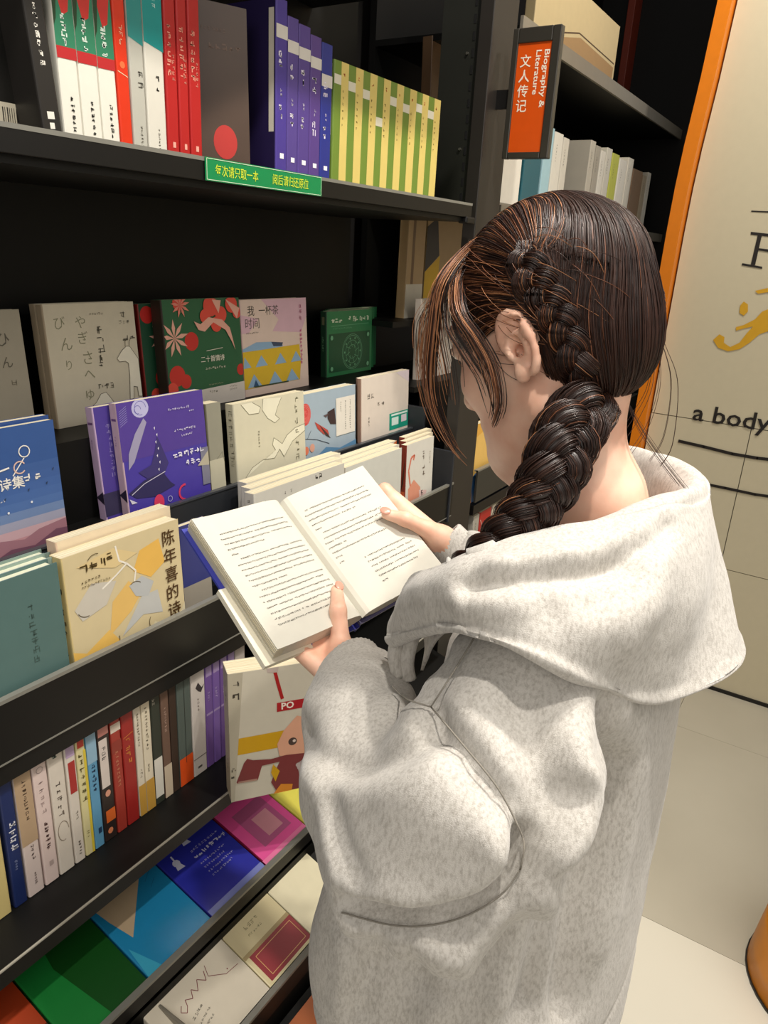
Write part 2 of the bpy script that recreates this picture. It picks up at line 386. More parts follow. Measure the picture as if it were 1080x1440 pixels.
# orange category sign in its frame
sg = thing('category_sign', 'orange vertical category sign in a black frame on the bookcase post', 'sign', (0, 0, 0))
SX = 1.78; C4 = [onX(703, 222, SX), onX(768, 224, SX), onX(792, 33, SX), onX(725, 40, SX)]
sy0, sy1 = (C4[0][1]+C4[3][1])/2, (C4[1][1]+C4[2][1])/2; sz0, sz1 = (C4[0][2]+C4[1][2])/2, (C4[3][2]+C4[2][2])/2
sg.location = (SX, sy0, sz0); sg.rotation_euler = (0, 0, -pi/2); sw, sh = sy0-sy1, sz1-sz0
for a, b in (((0, 0, 0), (.014, .02, sh)), ((sw-.020, 0, 0), (sw, .02, sh)), ((.014, 0, 0), (sw-.02, .02, .014)), ((.014, 0, sh-.03), (sw-.02, .02, sh))): boxo('frame', a, b, mat('35322c', .35), sg, .002)
boxo('face', (.014, .004, .014), (sw-.02, .016, sh-.03), mat('e2560f', .35), sg)
boxo('bracket', (-max(.004, .856-sy0), .006, sh*.4), (.002, .014, sh*.55), BLACK, sg)
p = Print(lambda a, b, l: (.014+a, .0036-.0001*l, .014+b), sw-.034, sh-.044)
p.text('文人传记', .10, .92, p.h*.115, 'fff3df', .008, vert=True, gap=1.18, sx=1.0)
g_ = p.w*.20; tl_ = text_mesh('Biography &', .015, 0.); sxx = .52*p.h/(tl_[2]*g_/tl_[3]); p.text('Biography &', .76, .93, g_, 'fff3df', .015, rot=-pi/2, sx=sxx); p.text('Literature', .56, .93, g_*.8, 'fff3df', .015, rot=-pi/2, sx=sxx*.9)
p.build('lettering', sg)

# ------------------------------------------------------------------ books on the top shelf
def vx(u, v, Y): return onY(u, v, Y)[0]
TS = 'books standing on the top shelf'
yT = .864; zT = Z1+.0006
def price(p, v=.8, c='d8d2c0'): p.rect(.12, v, .88, v+.07, c)
# far left: back cover with barcode
def f(p):
    p.rect(.55, .10, .92, .25, 'cfc7b0')
    for k in range(9): p.rect(.60+k*.032, .115, .60+k*.032+RND.choice((.008, .016)), .225, '23201c')
face_book(-60, 150, 44, 172, 20, -60, .91, zT, .02, '14130f', 'black book with a white barcode panel, left end of the top shelf', 'books standing on the top shelf', front=f, lean=1)
f = lambda p: (p.glyphs(.35, .80, 14, .006, 'e8e4da', True, .3, 1.5), p.rect(.32, .14, .68, .17, 'e8e4da'), p.rect(.38, .10, .62, .125, 'e8e4da'))
spine_book(vx(62, 175, yT), vx(90, 182, yT), yT, zT, .26, .15, '262320', 'black spined book with tiny white characters, leaning at the left of the top shelf', TS, tilt=-5, spn=f)
for i, (a, b) in enumerate(((91.5, 119), (119, 146), (146, 170))):
    def f(p, i=i):
        p.poly([(0, .47), (.5, .445), (1, .42), (1, 1), (0, 1)], '2f7d5c'); p.poly([(.1, 1), (.15, .72), (.45, .6), (.75, .62), (1, .78), (1, 1)], 'c9302a'); p.poly([(0, 1), (0, .55), (.12, .58), (.3, .75), (.2, 1)], '1f3d22')
        p.rect(0, .42, 1, .47, 'b8262a'); p.glyphs(.3, .58, 4, .008, 'd8e8dc', True, .2, 1.1); p.glyphs(.45, .24, 6, .005, '3d3d3a', True, .2, 1.3)
    spine_book(vx(a, 190, yT), vx(b, 195, yT), yT, zT, .245, .15, 'e4e2d6', ('white poppy patterned spine, first of three, beside the black book', 'white poppy patterned spine, middle of the three', 'white poppy patterned spine, last of three, beside the orange book')[i], TS, tilt=-1.5, spn=f)
f = lambda p: (p.line([(.1, .42), (.9, .40)], .0008, 'f5d9b0'), p.disc(.5, .45, .004, 'ff7040'), p.glyphs(.35, .6, 3, .007, 'f0b090', True))
spine_book(vx(171, 200, yT), vx(188, 200, yT), yT, zT, .25, .15, 'd8330f', 'orange red spined book between the poppy books and the teal topped pair', TS, tilt=-1, spn=f)
for i, (a, b) in enumerate(((189, 209), (210, 236))):
    def f(p, i=i): p.poly([(0, .60), (1, .57), (1, 1), (0, 1)], ('2c8a86', '0f8f8c')[i]); p.glyphs(.5, .42, 2, .008, '55524a', True, .18, 1.5); p.glyphs(.5, .18, 6, .004, '6b665a', True); p.glyphs(.5, .85, 4, .006, 'cfe8e2', True)
    spine_book(vx(a, 205, yT), vx(b, 208, yT), yT, zT, .245, .15, ('b9b8ad', 'd9d6ca')[i], ('narrow grey white spined book with a teal top beside the orange one', 'wider pale spined book with a bright teal top beside the red trio')[i], TS, tilt=-.6, spn=f)
for i, (a, b) in enumerate(((237, 253), (254, 268), (269, 285))):
    def f(p, i=i): p.glyphs(.15, .72, 6, .0080, 'e89a84', True, .18, 1.35); p.glyphs(.55, .58, 5, .005, 'e08a78', True, .16, 1.3); p.rect(.4, .12, .65, .15, 'e8a898')
    spine_book(vx(a, 210, yT), vx(b, 212, yT), yT, zT, .235, .15, 'b31d1d', ('red spined book, left of the red trio, beside the teal topped book', 'red spined book, middle of the red trio', 'red spined book, right of the red trio, beside the brown cover')[i], TS, spn=f)
def f(p): p.disc(.55, .22, .019, 'b5302a', 1.25, 24); p.glyphs(.3, .74, 5, .009, '6a5242', False, .18); p.glyphs(.1, .84, 8, .005, '6a5242')
book(vx(287, 213, .90)-.012, .905, zT, .088, .016, .235, '4a382c', 'brown cover with a red disc leaning between the red trio and the purple row', TS, (-.05, 0, radians(-24)), front=f)
for i, (a, b) in enumerate(((387.5, 403), (403.2, 418), (418.2, 434), (434.2, 449), (449.5, 464))):
    def f(p, i=i):
        p.rect(0, .80, 1, .87, 'd9d4cc') if i < 4 else p.rect(0, .72, 1, .80, 'd9d4cc')
        p.glyphs(.15, .70, 2, .0105, 'e6e0f0', True, .22, 1.3); p.glyphs(.35, .52, 2, .005, 'cfc8dc', True, .2, 1.2); p.glyphs(.2, .42, 2, .0095, 'e6e0f0', True, .2, 1.3); p.rect(.35, .155, .7, .185, 'f2f0fa')
    def s_(p): p.rect(.03, .3, .1, .95, 'd9d4c6')
    spine_book(vx(a, 235, yT), vx(b, 237, yT), yT, zT, (.262, .244, .240, .232, .228)[i], .15, '251c48' if i == 0 else ('4a3a92', '56448f', '55418c', '583f88', '28328a')[i],  # first book: shadow on its left cover put into the darker purple
               ('tallest purple spined book, first of its row, beside the brown cover', 'second purple spined book from the left', 'middle purple spined book of the row of five', 'fourth purple spined book with a reddish cast', 'dark blue spined book between the purple and the green rows')[i], 'purple books on the top shelf', spine=('4a3a92', '56448f', '55418c', '583f88', '28328a')[i], spn=f, side=s_ if i in (0, 4) else None)
edge = [466, 485.5, 505.5, 524.5, 543, 561, 579, 595.5, 612]
for i in range(8):
    def f(p, i=i):
        p.rect(.48, 0, 1, 1, 'dcc672'); v = .90-.02*(i % 3) if i != 3 else .68
        p.rect(0, v-.07, .48, v, 'ddd9c4'); p.glyphs(.60, .90, 1, .006, 'c0682c', True, .25); p.glyphs(.58, .78, 6, .0048, '8f7a36', True, .2, 2.2)
    def s_(p): p.rect(.03, .45, .09, .97, 'd9d4c6')
    spine_book(vx(edge[i], 250, yT), vx(edge[i+1], 255, yT), yT, zT, .2105, .15, '6f8a34', 'olive and yellow spined book, '+('first of the green row beside the dark blue spine', 'second of the green row from the left', 'third of the green row from the left', 'fourth of the green row, with a lower tag', 'fifth of the green row from the left', 'sixth of the green row from the left', 'seventh of the green row, last but one', 'last of the green row before the post')[i], 'green and yellow books on the top shelf', spn=f, side=s_ if i in (0, 5) else None)
face_book(609, 150, 678, 150, 640, 62, 1.08, .1005, .03, '6f5339', 'brown boxed book lying back in shadow at the right end of the top shelf', None, lean=2, front=lambda p: (p.rect(.33, .72, .5, 1, '3b2c22'), p.rect(.05, .02, .5, .1, '4a3626')))

# ------------------------------------------------------------------ tier A: rear display row
yA = 1.13; zA = -.3245
GA = 'books facing out on the rear display step'
f = lambda p: (p.text('ひ', .72, .72, .02, '5d584c', .0), p.text('ん', .74, .55, .017, '5d584c', .0), p.glyphs(.8, .40, 1, .01, '77705f'))
face_book(-90, 600, 50, 590, 30, 436, yA+.01, zA, .02, 'a59e8d', 'grey cream book with faint brush characters cut off by the left edge', GA, front=f)
def f(p):
    for ch, u, v, s in (('び', .10, .80, .021), ('ん', .14, .63, .021), ('り', .17, .47, .016), ('や', .32, .80, .020), ('ぎ', .33, .67, .021), ('さ', .36, .50, .022), ('へ', .35, .38, .014), ('ゆ', .34, .20, .018)): p.text(ch, u, v, s, '8b8a70', -.004)
    p.glyphs(.53, .74, 4, .015, '4f4c40', True, .1, 1.1); p.glyphs(.52, .46, 1, .010, '4f4c40'); p.glyphs(.48, .90, 6, .004, '77705f')
    p.glyphs(.82, .86, 1, .012, '4f4c40', wd=.1); p.glyphs(.80, .81, 3, .007, '4f4c40', wd=.1); p.glyphs(.81, .66, 2, .015, '4f4c40', wd=.1); p.glyphs(.48, .27, 3, .011, '4f4c40', wd=.1)
    w = 'e9e4d2'; k = '5d584c'
    g1 = [(.735, .52), (.80, .585), (.86, .62), (.90, .615), (.99, .50), (.995, .16), (.95, .165), (.945, .25), (.90, .26), (.885, .15), (.84, .15), (.865, .36), (.865, .47), (.83, .49), (.76, .49)]
    g2 = [(.37, .13), (.44, .17), (.50, .235), (.56, .245), (.60, .20), (.66, .12), (.67, .02), (.52, .02), (.55, .1), (.50, .14), (.41, .11)]
    for g in (g1, g2): p.poly(g, w); p.line(g+[g[0]], .0009, k)
    for u in (.845, .895): p.line([(u, .62), (u+.005, .66), (u+.03, .69)], .001, k)
for q, (dy, du) in enumerate(((0, 0), (.019, 3))):
    face_book(82-q*9, 603, 203-q*12, 582, 130, 427-q*1, yA+dy, zA, .017, 'cfc7b2', ('cream book with two white goats and brush characters, front copy', 'cream goat book, rear copy showing only its top edge')[q], GA, front=f if q == 0 else None, spine='a3937b', lean=4)
def lotus(p, spine=False):
    R1, R2, PK = 'c22a24', 'd9483a', 'e0a896'
    s = p.w
    def fl(u, v, r, c=PK, n=9, a0=.2):
        for k in range(n):
            a = a0+2*pi*k/n; p.poly([(u*p.w, v*p.h), (u*p.w+r*.55*cos(a-.22), v*p.h+r*.55*sin(a-.22)), (u*p.w+r*cos(a), v*p.h+r*sin(a)), (u*p.w+r*.55*cos(a+.22), v*p.h+r*.55*sin(a+.22))], c, False)
    if spine:
        fl(.5, .68, .03); p.disc(.4, .93, .012, R1); p.disc(.5, .28, .016, R1); p.disc(.4, .12, .012, R2); return
    p.disc(.33, .62, .018, R1); p.disc(.12, .32, .020, R1); p.disc(.22, .26, .014, R1); p.disc(.05, .20, .014, R2); p.disc(.97, .30, .012, R1); p.disc(.36, .08, .006, R1); p.disc(.2, .97, .014, R2)
    fl(.12, .66, .036); fl(.22, .95, .024, 'd98272')
    for u, v, r in ((.6, .93, .020), (.52, .84, .014), (.73, .85, .016), (.66, .76, .015), (.88, .94, .017), (.95, .86, .012)): p.disc(u, v, r, R2)
    for g in ([(.37, .80), (.42, .72), (.50, .70), (.62, .78), (.78, .70), (.86, .58), (.90, .50), (.87, .62), (.84, .72), (.74, .80), (.56, .83), (.45, .77)], [(.62, .99), (.70, .86), (.74, .98)], [(.80, .99), (.95, .80), (.99, .9)]): p.poly(g, PK)
    p.poly([(0, 0), (1, 0), (1, .18), (0, .15)], 'd3cdc6'); p.glyphs(.78, .14, 5, .004, '66604f'); p.glyphs(.78, .11, 5, .004, '66604f'); p.glyphs(.5, .115, 4, .005, '66604f')
    p.text('二十首情诗', .42, .415, .0125, 'e6e2d2', .005); p.glyphs(.47, .34, 9, .0055, 'd8d4c4'); p.line([(.50, .52), (.72, .535)], .0012, 'd8d4c4'); p.glyphs(.5, .19, 12, .003, 'a8a88a')
face_book(207, 560, 262, 556, 215, 428, yA+.005, zA, .03, '1f4a33', 'dark green lotus book, rear copy half hidden beside the goat book', GA, front=lambda p: (p.disc(.2, .9, .016, 'c22a24'), p.disc(.45, .3, .018, 'c22a24'), p.disc(.25, .15, .012, 'd9483a'), lotus(p, True)), spine='7a1f1c', lean=4)
face_book(240, 575, 344, 556, 290, 421, yA-.03, zA, .03, '1f5b3a', 'dark green book with pink lotus flowers and a white band, front copy', GA, front=lotus, spine='2c2018', lean=4)
def f(p):
    p.poly([(.30, 1), (.55, .78), (.45, .66), (.9, .62), (1, .8), (1, 1)], 'd9b3c2'); p.poly([(0, .85), (.25, .8), (.1, .66), (0, .66)], 'd9b3c2')
    p.text('一杯茶', .26, .835, .0205, '3d3730', .0); p.text('我', .10, .835, .021, '3d3730', .0); p.text('时间', .06, .705, .022, '3d3730', -.003); p.glyphs(.06, .65, 9, .004, '6a6050')
    p.poly([(0, .50), (.2, .56), (.42, .55), (.58, .52), (.60, .49), (.45, .475), (0, .475)], '8fb2d2'); p.poly([(.42, .55), (.6, .53), (.58, .49), (.45, .50)], '3a4a66')
    p.poly([(0, .08), (.0, .47), (.86, .49), (.88, .30), (.85, .09)], 'dcb72a')
    for u in (.02, .26, .55, .80): p.poly([(u-.09, .30), (u+.09, .305), (u+.0, .42)], '8fb2d2')
    for u in (.14, .45, .72): p.poly([(u-.10, .09), (u+.11, .095), (u+.0, .23)], '8fb2d2')
    p.poly([(.12, .09), (.2, .1), (.16, .17)], '22507c'); p.rect(.14, .085, .66, .10, '33482e')
    p.glyphs(.87, .88, 3, .011, 'b36a86', True); p.glyphs(.87, .62, 9, .008, 'cf6f93', True, .22)
face_book(345, 570, 434, 551, 390, 421, yA-.025, zA, .03, 'e2ccc0', 'pink book with a yellow and blue zigzag bowl in the rear row', GA, front=f, spine='d8b8bc', lean=4)
def f(p):
    g = '6fae84'; p.text('ERN  BOTANICAL', .08, .80, .013, 'dfe9cf', .03, sx=.62) if False else p.glyphs(.10, .82, 3, .014, 'dfe9cf', wd=.2); p.glyphs(.46, .82, 6, .014, 'dfe9cf', wd=.2)
    p.line([(.10, .775), (.92, .78)], .0012, g); p.glyphs(.12, .72, 16, .0048, g); p.rect(.05, .06, .95, .66, '1f5236')
    for r in (.018, .03, .042, .046): p.arc(.55, .35, r, 0, 2*pi, .0011, g, 1., 26)
    for k in range(8): a = k*pi/4; p.line([(.55+.012*cos(a)/p.w, .35+.012*sin(a)/p.h), (.55+.03*cos(a+.3)/p.w, .35+.03*sin(a+.3)/p.h)], .0012, g)
    for k in range(10): a = k*pi/5; p.disc(.55+.036*cos(a)/p.w, .35+.036*sin(a)/p.h, .0028, g, 1, 8)
    for u, v in ((.1, .6), (.9, .6), (.1, .12), (.9, .12)): p.disc(u, v, .006, g, 1, 8)
for q in (0, 1, 2):
    face_book(459+q*3, 535, 521+q*3, 535, 490, 437-q*1.3, yA+.012+q*.022, zA, .020, '2e7a4c', ('green book with a round line drawing, front copy in the rear row', 'green round drawing book, second copy behind the front one', 'green round drawing book, third copy at the very back')[q], GA, front=f if q == 0 else None, spine='1d3d2a', lean=2, spn=(lambda p: (p.rect(.3, .8, .7, .92, '6a6a50'), p.glyphs(.3, .6, 6, .006, '7fae84', True))) if q == 0 else None)

# ------------------------------------------------------------------ tier B: middle display row
yB = .993; zB = -.4655
GB = 'books facing out on the middle display step'
def f(p):
    for k in range(10):
        c = ('3a5a94', '3c5c98', '3f609c', '43649f', '4a6ba4', '6a82ac', '9a9bb0', 'c09fa6', 'b88a90', 'a87880')[k]; p.rect(0, .62-k*.07, 1, .70-k*.07, c)
    p.poly([(0, .10), (.4, .16), (.62, .12), (.75, .17), (1, .20), (1, 0), (0, 0)], '9a6f7a'); p.poly([(.3, 0), (.5, .07), (.7, .05), (.9, .13), (1, .12), (1, 0)], '6f4a5c')
    w = 'e9e6e0'; p.arc(.72, .80, .0085, 0, 2*pi, .0016, w); p.line([(.71, .75), (.6, .63)], .0016, w); p.arc(.665, .685, .009, .5, 5.6, .002, 'd8b8ac'); p.line([(.2, .64), (.58, .70)], .0025, w)
    p.text('诗集', .48, .53, .019, w, .012); p.text('写', .28, .52, .019, w, .012); p.glyphs(.68, .56, 2, .013, w, wd=.16); p.glyphs(.2, .60, 10, .004, w); p.glyphs(.2, .45, 13, .004, w); p.glyphs(.1, .83, 14, .003, 'a9b9d6')
    for u, v in ((.93, .62), (.86, .52), (.5, .47), (.7, .5)): p.poly([(u, v), (u+.02, v+.012), (u+.01, v-.01)], '26344e')
    for u, v in ((.52, .36), (.72, .40)): p.disc(u, v, .0018, 'dfe3ea')
face_book(-75, 800, 97, 765, 88, 590, yB, zB-.0, .013, '33548f', 'blue poetry book with a pink evening horizon at the left edge', GB, front=f, lean=3)
face_book(-85, 800, 91, 760, 84, 583, yB+.016, zB-.0, .014, '2b4a86', 'blue poetry book, rear copy behind the evening horizon one', GB, lean=3)
def f(p):
    p.rect(0, .5, 1, 1, '513c92'); p.disc(.25, .93, .018, 'b9b7dc', .9); p.arc(.25, .93, .012, 0, 5, .001, '5d58a8'); p.arc(.22, .92, .007, 0, 5, .001, '5d58a8')
    for k in range(8): p.line([(.02, .80+k*.018), (.10, .84+k*.018)], .0007, '9a93cc')
    p.poly([(.05, .42), (.12, .48), (.30, .80), (.27, .84), (.16, .72), (.07, .56)], '9c97b4'); p.poly([(.15, .38), (.25, .30), (.42, .28), (.5, .40), (.44, .56), (.40, .66), (.36, .54), (.30, .42)], '3c3470')
    p.poly([(.02, .22), (.2, .30), (.42, .33), (.5, .22), (.55, .18), (.3, .13), (.1, .16)], '2f2a58'); p.line([(.05, .2), (.2, .27), (.45, .33)], .0012, 'd2cfe0'); p.poly([(.02, .17), (.1, .12), (.04, .12)], 'd2cfe0')
    for k in range(7): p.poly([(.37+.02*(k % 2), .74-k*.062), (.385+.02*(k % 2), .75-k*.062), (.38+.02*(k % 2), .72-k*.062)], 'e8e6f0')
    p.rect(.9, .1, 1, .46, '7a7a8c'); p.poly([(.85, .3), (1, .42), (1, .28)], 'b3ac98')
    p.disc(.34, .065, .0115, 'd13a5e', 1.3); p.arc(.66, .09, .014, 1.4, 4.6, .004, 'd13a5e'); p.arc(.47, .07, .005, 0, 6.3, .001, 'b9b7dc')
    p.glyphs(.55, .86, 10, .0045, 'd8d4ea'); p.glyphs(.8, .82, 3, .004, 'd8d4ea'); p.glyphs(.60, .66, 9, .005, 'e8e4f2'); p.glyphs(.68, .61, 6, .004, 'e8e4f2'); p.glyphs(.55, .42, 6, .0115, 'e8e6f4', wd=.16); p.glyphs(.70, .33, 3, .011, 'e8e6f4', wd=.16)
sp = lambda p: (p.rect(.2, .85, .8, .87, '6a4a7a'), p.poly([(0, .2), (1, .26), (1, .14)], '2a2438'), p.glyphs(.3, .7, 4, .004, '8a6a9a', True))
face_book(182, 722, 297, 692, 232, 560, yB+.005, zB, .019, '473a9c', 'purple book with a whale tail and a pink crescent, front copy', GB, front=f, spine='c4a9b6', spn=sp, lean=5)
face_book(150, 728, 262, 700, 220, 562, yB+.027, zB, .019, '4a3a8c', 'purple whale tail book, rear copy showing its pale spine', GB, front=lambda p: (p.rect(0, .03, .6, .24, '35304e'), p.glyphs(.12, .8, 9, .009, '8d82b8', True, .12)), spine='b79fc0', spn=sp, lean=5)
f = lambda p: (p.rect(0, .0, 1, .35, 'b9b5a0'), p.line([(.5, .35), (.9, .42), (1, .3)], .001, '6c6a58'))
face_book(298, 690, 318, 680, 310, 567, yB+.012, zB, .03, '8f8d7e', 'grey cream book with a drawn back edge beside the purple book', GB, front=f, spine='6e6b5c')
def f(p):
    l = '6f6c55'
    for g in ([(.40, 1), (.38, .86), (.45, .74), (.55, .66), (.62, .70), (.56, .76), (.60, .86), (.66, .97)], [(.10, .98), (.2, .84), (.33, .83), (.36, .90), (.25, .98)],
              [(.10, .05), (.20, .16), (.35, .22), (.52, .20), (.60, .30), (.66, .18), (.8, .36), (1, .46), (1, .55), (.85, .53), (.72, .46), (.64, .36), (.58, .42), (.52, .47), (.50, .38), (.54, .30)]): p.poly(g, 'e3dfc8'); p.line(g, .0011, l)
    p.glyphs(.86, .87, 1, .012, l, wd=.12); p.glyphs(.85, .78, 2, .010, l, True, wd=.1); p.glyphs(.84, .56, 2, .016, l, True, wd=.1); p.glyphs(.84, .28, 3, .014, l, True, wd=.1); p.glyphs(.3, .58, 6, .005, l, True)
face_book(335, 695, 430, 668, 380, 561, yB, zB, .022, 'cfcab2', 'pale cream book with outlined flying birds in the middle row', GB, front=f, spine='bdb9a4', spn=lambda p: p.glyphs(.3, .85, 9, .011, '8a8774', True), lean=4)
def f(p):
    p.disc(.28, .70, .020, 'cf4a48', 1.25); 
    for k in range(6): p.arc(.28, .70, .004+k*.0028, k, k+4.5, .0007, 'e69a90', 1.2)
    p.line([(0, .45), (.2, .36), (.42, .28), (.6, .16)], .0016, '2f3b4c'); p.line([(.3, .33), (.35, .44)], .0012, '2f3b4c')
    p.poly([(.40, .56), (.46, .50), (.58, .38), (.60, .30), (.52, .33), (.44, .44)], 'b5453c'); p.poly([(.46, .5), (.58, .32), (.62, .24), (.55, .3)], '3a2a2c')
    p.poly([(.58, .66), (.68, .70), (.70, .44), (.62, .46), (.58, .56)], '3a2a2c'); p.poly([(.52, .62), (.60, .64), (.56, .58)], '5a4a4c')
    for u, v, c in ((.08, .13, 'd8a03a'), (.17, .16, 'd8643a'), (.28, .15, 'dd7a5a'), (.36, .17, 'd8a08a'), (.22, .10, 'c0503a')): p.disc(u, v, .009, c, 1.1, 12)
    p.poly([(0, .1), (.02, .3), (.05, .2)], '22507c'); p.poly([(.4, 0), (.55, .12), (.75, .04), (1, .10), (1, 0)], '5c88ac')
    p.rect(.70, .24, .985, .84, 'e2ddd2'); 
    for u in (.90, .83): p.glyphs(u, .75, 13, .0048, '4a463c', True)
    p.glyphs(.76, .75, 5, .0045, '4a463c', True)
face_book(400, 672, 499, 648, 450, 552, yB+.010, zB, .03, '9fb0bd', 'blue grey book with a red sun and a bird on a branch', GB, front=f, spine='cfc8b8', lean=3)
def f(p):
    p.glyphs(.12, .66, 2, .014, '4a4238', wd=.1, gap=1.3); p.glyphs(.32, .50, 2, .014, '4a4238', wd=.1, gap=1.4); p.glyphs(.14, .33, 3, .007, '4a4238', True); p.poly([(.7, 1), (1, 1), (1, .8)], 'd8cbd0')
    p.rect(.58, .06, 1, .34, '1f9a80'); p.rect(.62, .29, .98, .32, 'e3efe6'); p.rect(.63, .13, .78, .26, 'd3e6dd'); p.rect(.84, .15, .96, .27, 'e2d9dc')
for q in (0, 1, 2):
    face_book(507-q*1, 635, 572-q*2, 622, 540, 528-q*.8, yB+.008+q*.014, zB, .012, 'dfd3c6', ('off white book with a teal sticker, front copy', 'off white teal sticker book, middle copy of the stack', 'off white teal sticker book, rear copy of the stack')[q], GB, front=f if q == 0 else None, spine='9c7f70', lean=3)

# ------------------------------------------------------------------ tier C: front tray
yC = .866; zC = -.6475
GC = 'books facing out in the front tray'
def f(p): p.glyphs(.72, .74, 7, .0115, '3f5550', True, .12, 1.15)
for q, (u, dv, dy) in enumerate(((98, 0, 0), (94, -19, .026), (90, -34, .052))):
    face_book(-90, 1010, u, 925, 50, 805+dv*.55, yC+dy, zC, .023, ('54716e', '8fa49a', '7f958c')[q], ('grey green hardback with raised characters, front copy in the tray', 'pale green hardback, middle copy behind the grey green one', 'pale green hardback, rear copy against the step')[q], GC, front=f if q == 0 else None, hard=True, pg='e4e6cc', lean=2)
def f(p):
    for g, c in (([(0, 0), (.25, .05), (.4, .2), (.3, .35), (.1, .25), (0, .3)], 'e8bd62'), ([(.3, .3), (.5, .42), (.62, .55), (.5, .66), (.35, .55)], 'e3bb6c'), ([(.62, .86), (.8, .9), (.84, .7), (.7, .62), (.55, .72)], 'e6b75a'), ([(.55, .1), (.7, .25), (.9, .15), (1, .3), (1, 0), (.6, 0)], 'd9cfae'), ([(.05, .6), (.2, .75), (.4, .7), (.3, .55), (.1, .5)], 'c9c3b6'), ([(.4, .25), (.6, .35), (.78, .3), (.75, .5), (.6, .5)], 'bfc0bd'), ([(.1, .9), (.4, .95), (.6, .85), (.4, .8)], 'dcc692'), ([(.5, .62), (.62, .66), (.72, .58), (.66, .48), (.55, .52)], 'b9bcbc')): p.poly(g, c)
    for g in ([(.42, .96), (.44, .84), (.5, .80), (.4, .74), (.28, .68)], [(.5, .80), (.57, .72), (.55, .64)], [(.05, .1), (.2, .16), (.25, .22), (.4, .14)], [(.5, .0), (.52, .1)]): p.line(g, .0028, 'efeade')
    for u, v, a in ((.14, .60, 3.6), (.55, .56, .8), (.30, .25, 5.3), (.72, .26, 2.5), (.25, .88, 1.2)): p.arc(u, v, .016, a, a+1.3, .0011, '57492c')
    p.glyphs(.11, .84, 3, .0155, '4a3a18', wd=.13, gap=1.15); p.glyphs(.335, .87, 1, .012, '4a3a18', wd=.13); p.glyphs(.12, .77, 6, .005, '57492c'); p.glyphs(.12, .735, 11, .004, '57492c')
    p.text('陈年喜的诗', .83, .97, .0265, '4a2f12', .006, vert=True, gap=1.2)
sp = lambda p: (p.glyphs(.2, .90, 3, .008, '5a4a22', True), p.glyphs(.25, .72, 5, .013, '4a3a18', True, .15, 1.3), p.glyphs(.3, .25, 3, .009, '5a4a22', True))
face_book(106, 928, 262, 862, 190, 755, yC+.002, zC, .028, 'd3c39a', 'pale yellow poetry book with large brown characters, front of its stack', GC, front=f, spine='d8c48c', spn=sp, lean=3)
face_book(100, 915, 252, 860, 180, 735, yC+.034, zC, .024, 'e0cfb2', 'pale pink yellow book, rear of the stack with large brown characters', GC, spine='dcbfa6', lean=3)
face_book(262, 868, 300, 850, 280, 735, yC+.03, zC, .012, '3a3f7c', 'dark blue book between the pale yellow stack and the open book', GC, lean=3, front=lambda p: p.rect(0, 0, 1, .38, '9c9588'))
def f(p): p.glyphs(.30, .90, 2, .006, '4a463c', gap=3); p.glyphs(.64, .93, 2, .011, '2a2620', wd=.2); p.glyphs(.1, .88, 1, .006, '4a463c')
for q in range(3):
    face_book(362-q*5, 812, 484-q*3, 756, 420, 676-q*9, yC+.001+q*.027, zC, .025, ('cbc9c0', 'd8d2c0', 'd5cfbf')[q], ('pale grey book behind the open book, front of the stack in the tray', 'pale grey book, second of the stack behind the open book', 'pale grey book, third of the stack behind the open book')[q], GC, front=f if q == 0 else None, spine='d2cfc6', lean=2, spn=(lambda p: p.glyphs(.3, .9, 1, .008, '4a463c')) if q == 0 else None)
for q in range(3):
    face_book(486-q*3, 752, 563-q*4, 716, 520, 648-q*7, yC+.002+q*.026, zC, .024, ('cfcfc6', 'd8d4c4', 'd2cdbd')[q], ('pale blank book right of the grey stack, front copy', 'pale blank book right of the grey stack, middle copy', 'pale blank book right of the grey stack, rear copy')[q], GC, spine='c8c4ba', lean=2, front=(lambda p: p.poly([(.9, .96), (1, 1), (1, .9)], 'c2632c')) if q == 2 else None)
def f(p):
    p.poly([(.15, .0), (.10, .42), (.3, .52), (.55, .38), (.6, .1), (.5, 0)], 'e0987e'); p.line([(.18, .45), (.10, .66), (.18, .82), (.30, .84), (.26, .78)], .006, 'd9765c'); p.poly([(.5, .35), (.8, .3), (.7, .1), (.55, .1)], 'e2c2bc')
    p.poly([(.05, .0), (.1, .2), (.3, .12), (.25, 0)], '9a3a24'); p.glyphs(.58, .80, 2, .010, '6a5a4c', True); p.glyphs(.60, .60, 2, .014, '7a6a5c', True); p.glyphs(.58, .28, 2, .010, '2a2420', True, .25); p.glyphs(.85, .8, 6, .005, '8a7a6c', True)
for q in range(3):
    face_book(570-q*2, 705, 607-q*2, 697, 590, 622-q*6, yC+.002+q*.018, zC, .016, ('dcd9cf', 'd5c9b0', 'd8ccb2')[q], ('white book with a long necked pink bird, front copy at the tray end', 'long necked pink bird book, middle copy at the tray end', 'long necked pink bird book, rear copy at the tray end')[q], GC, front=f if q == 0 else None, spine='7a2a1c', lean=2, spn=(lambda p: (p.rect(.1, .1, .9, .4, 'c25a34'), p.poly([(.2, .4), (.9, .9), (.6, .5)], '2a1c16'))) if q == 0 else None)

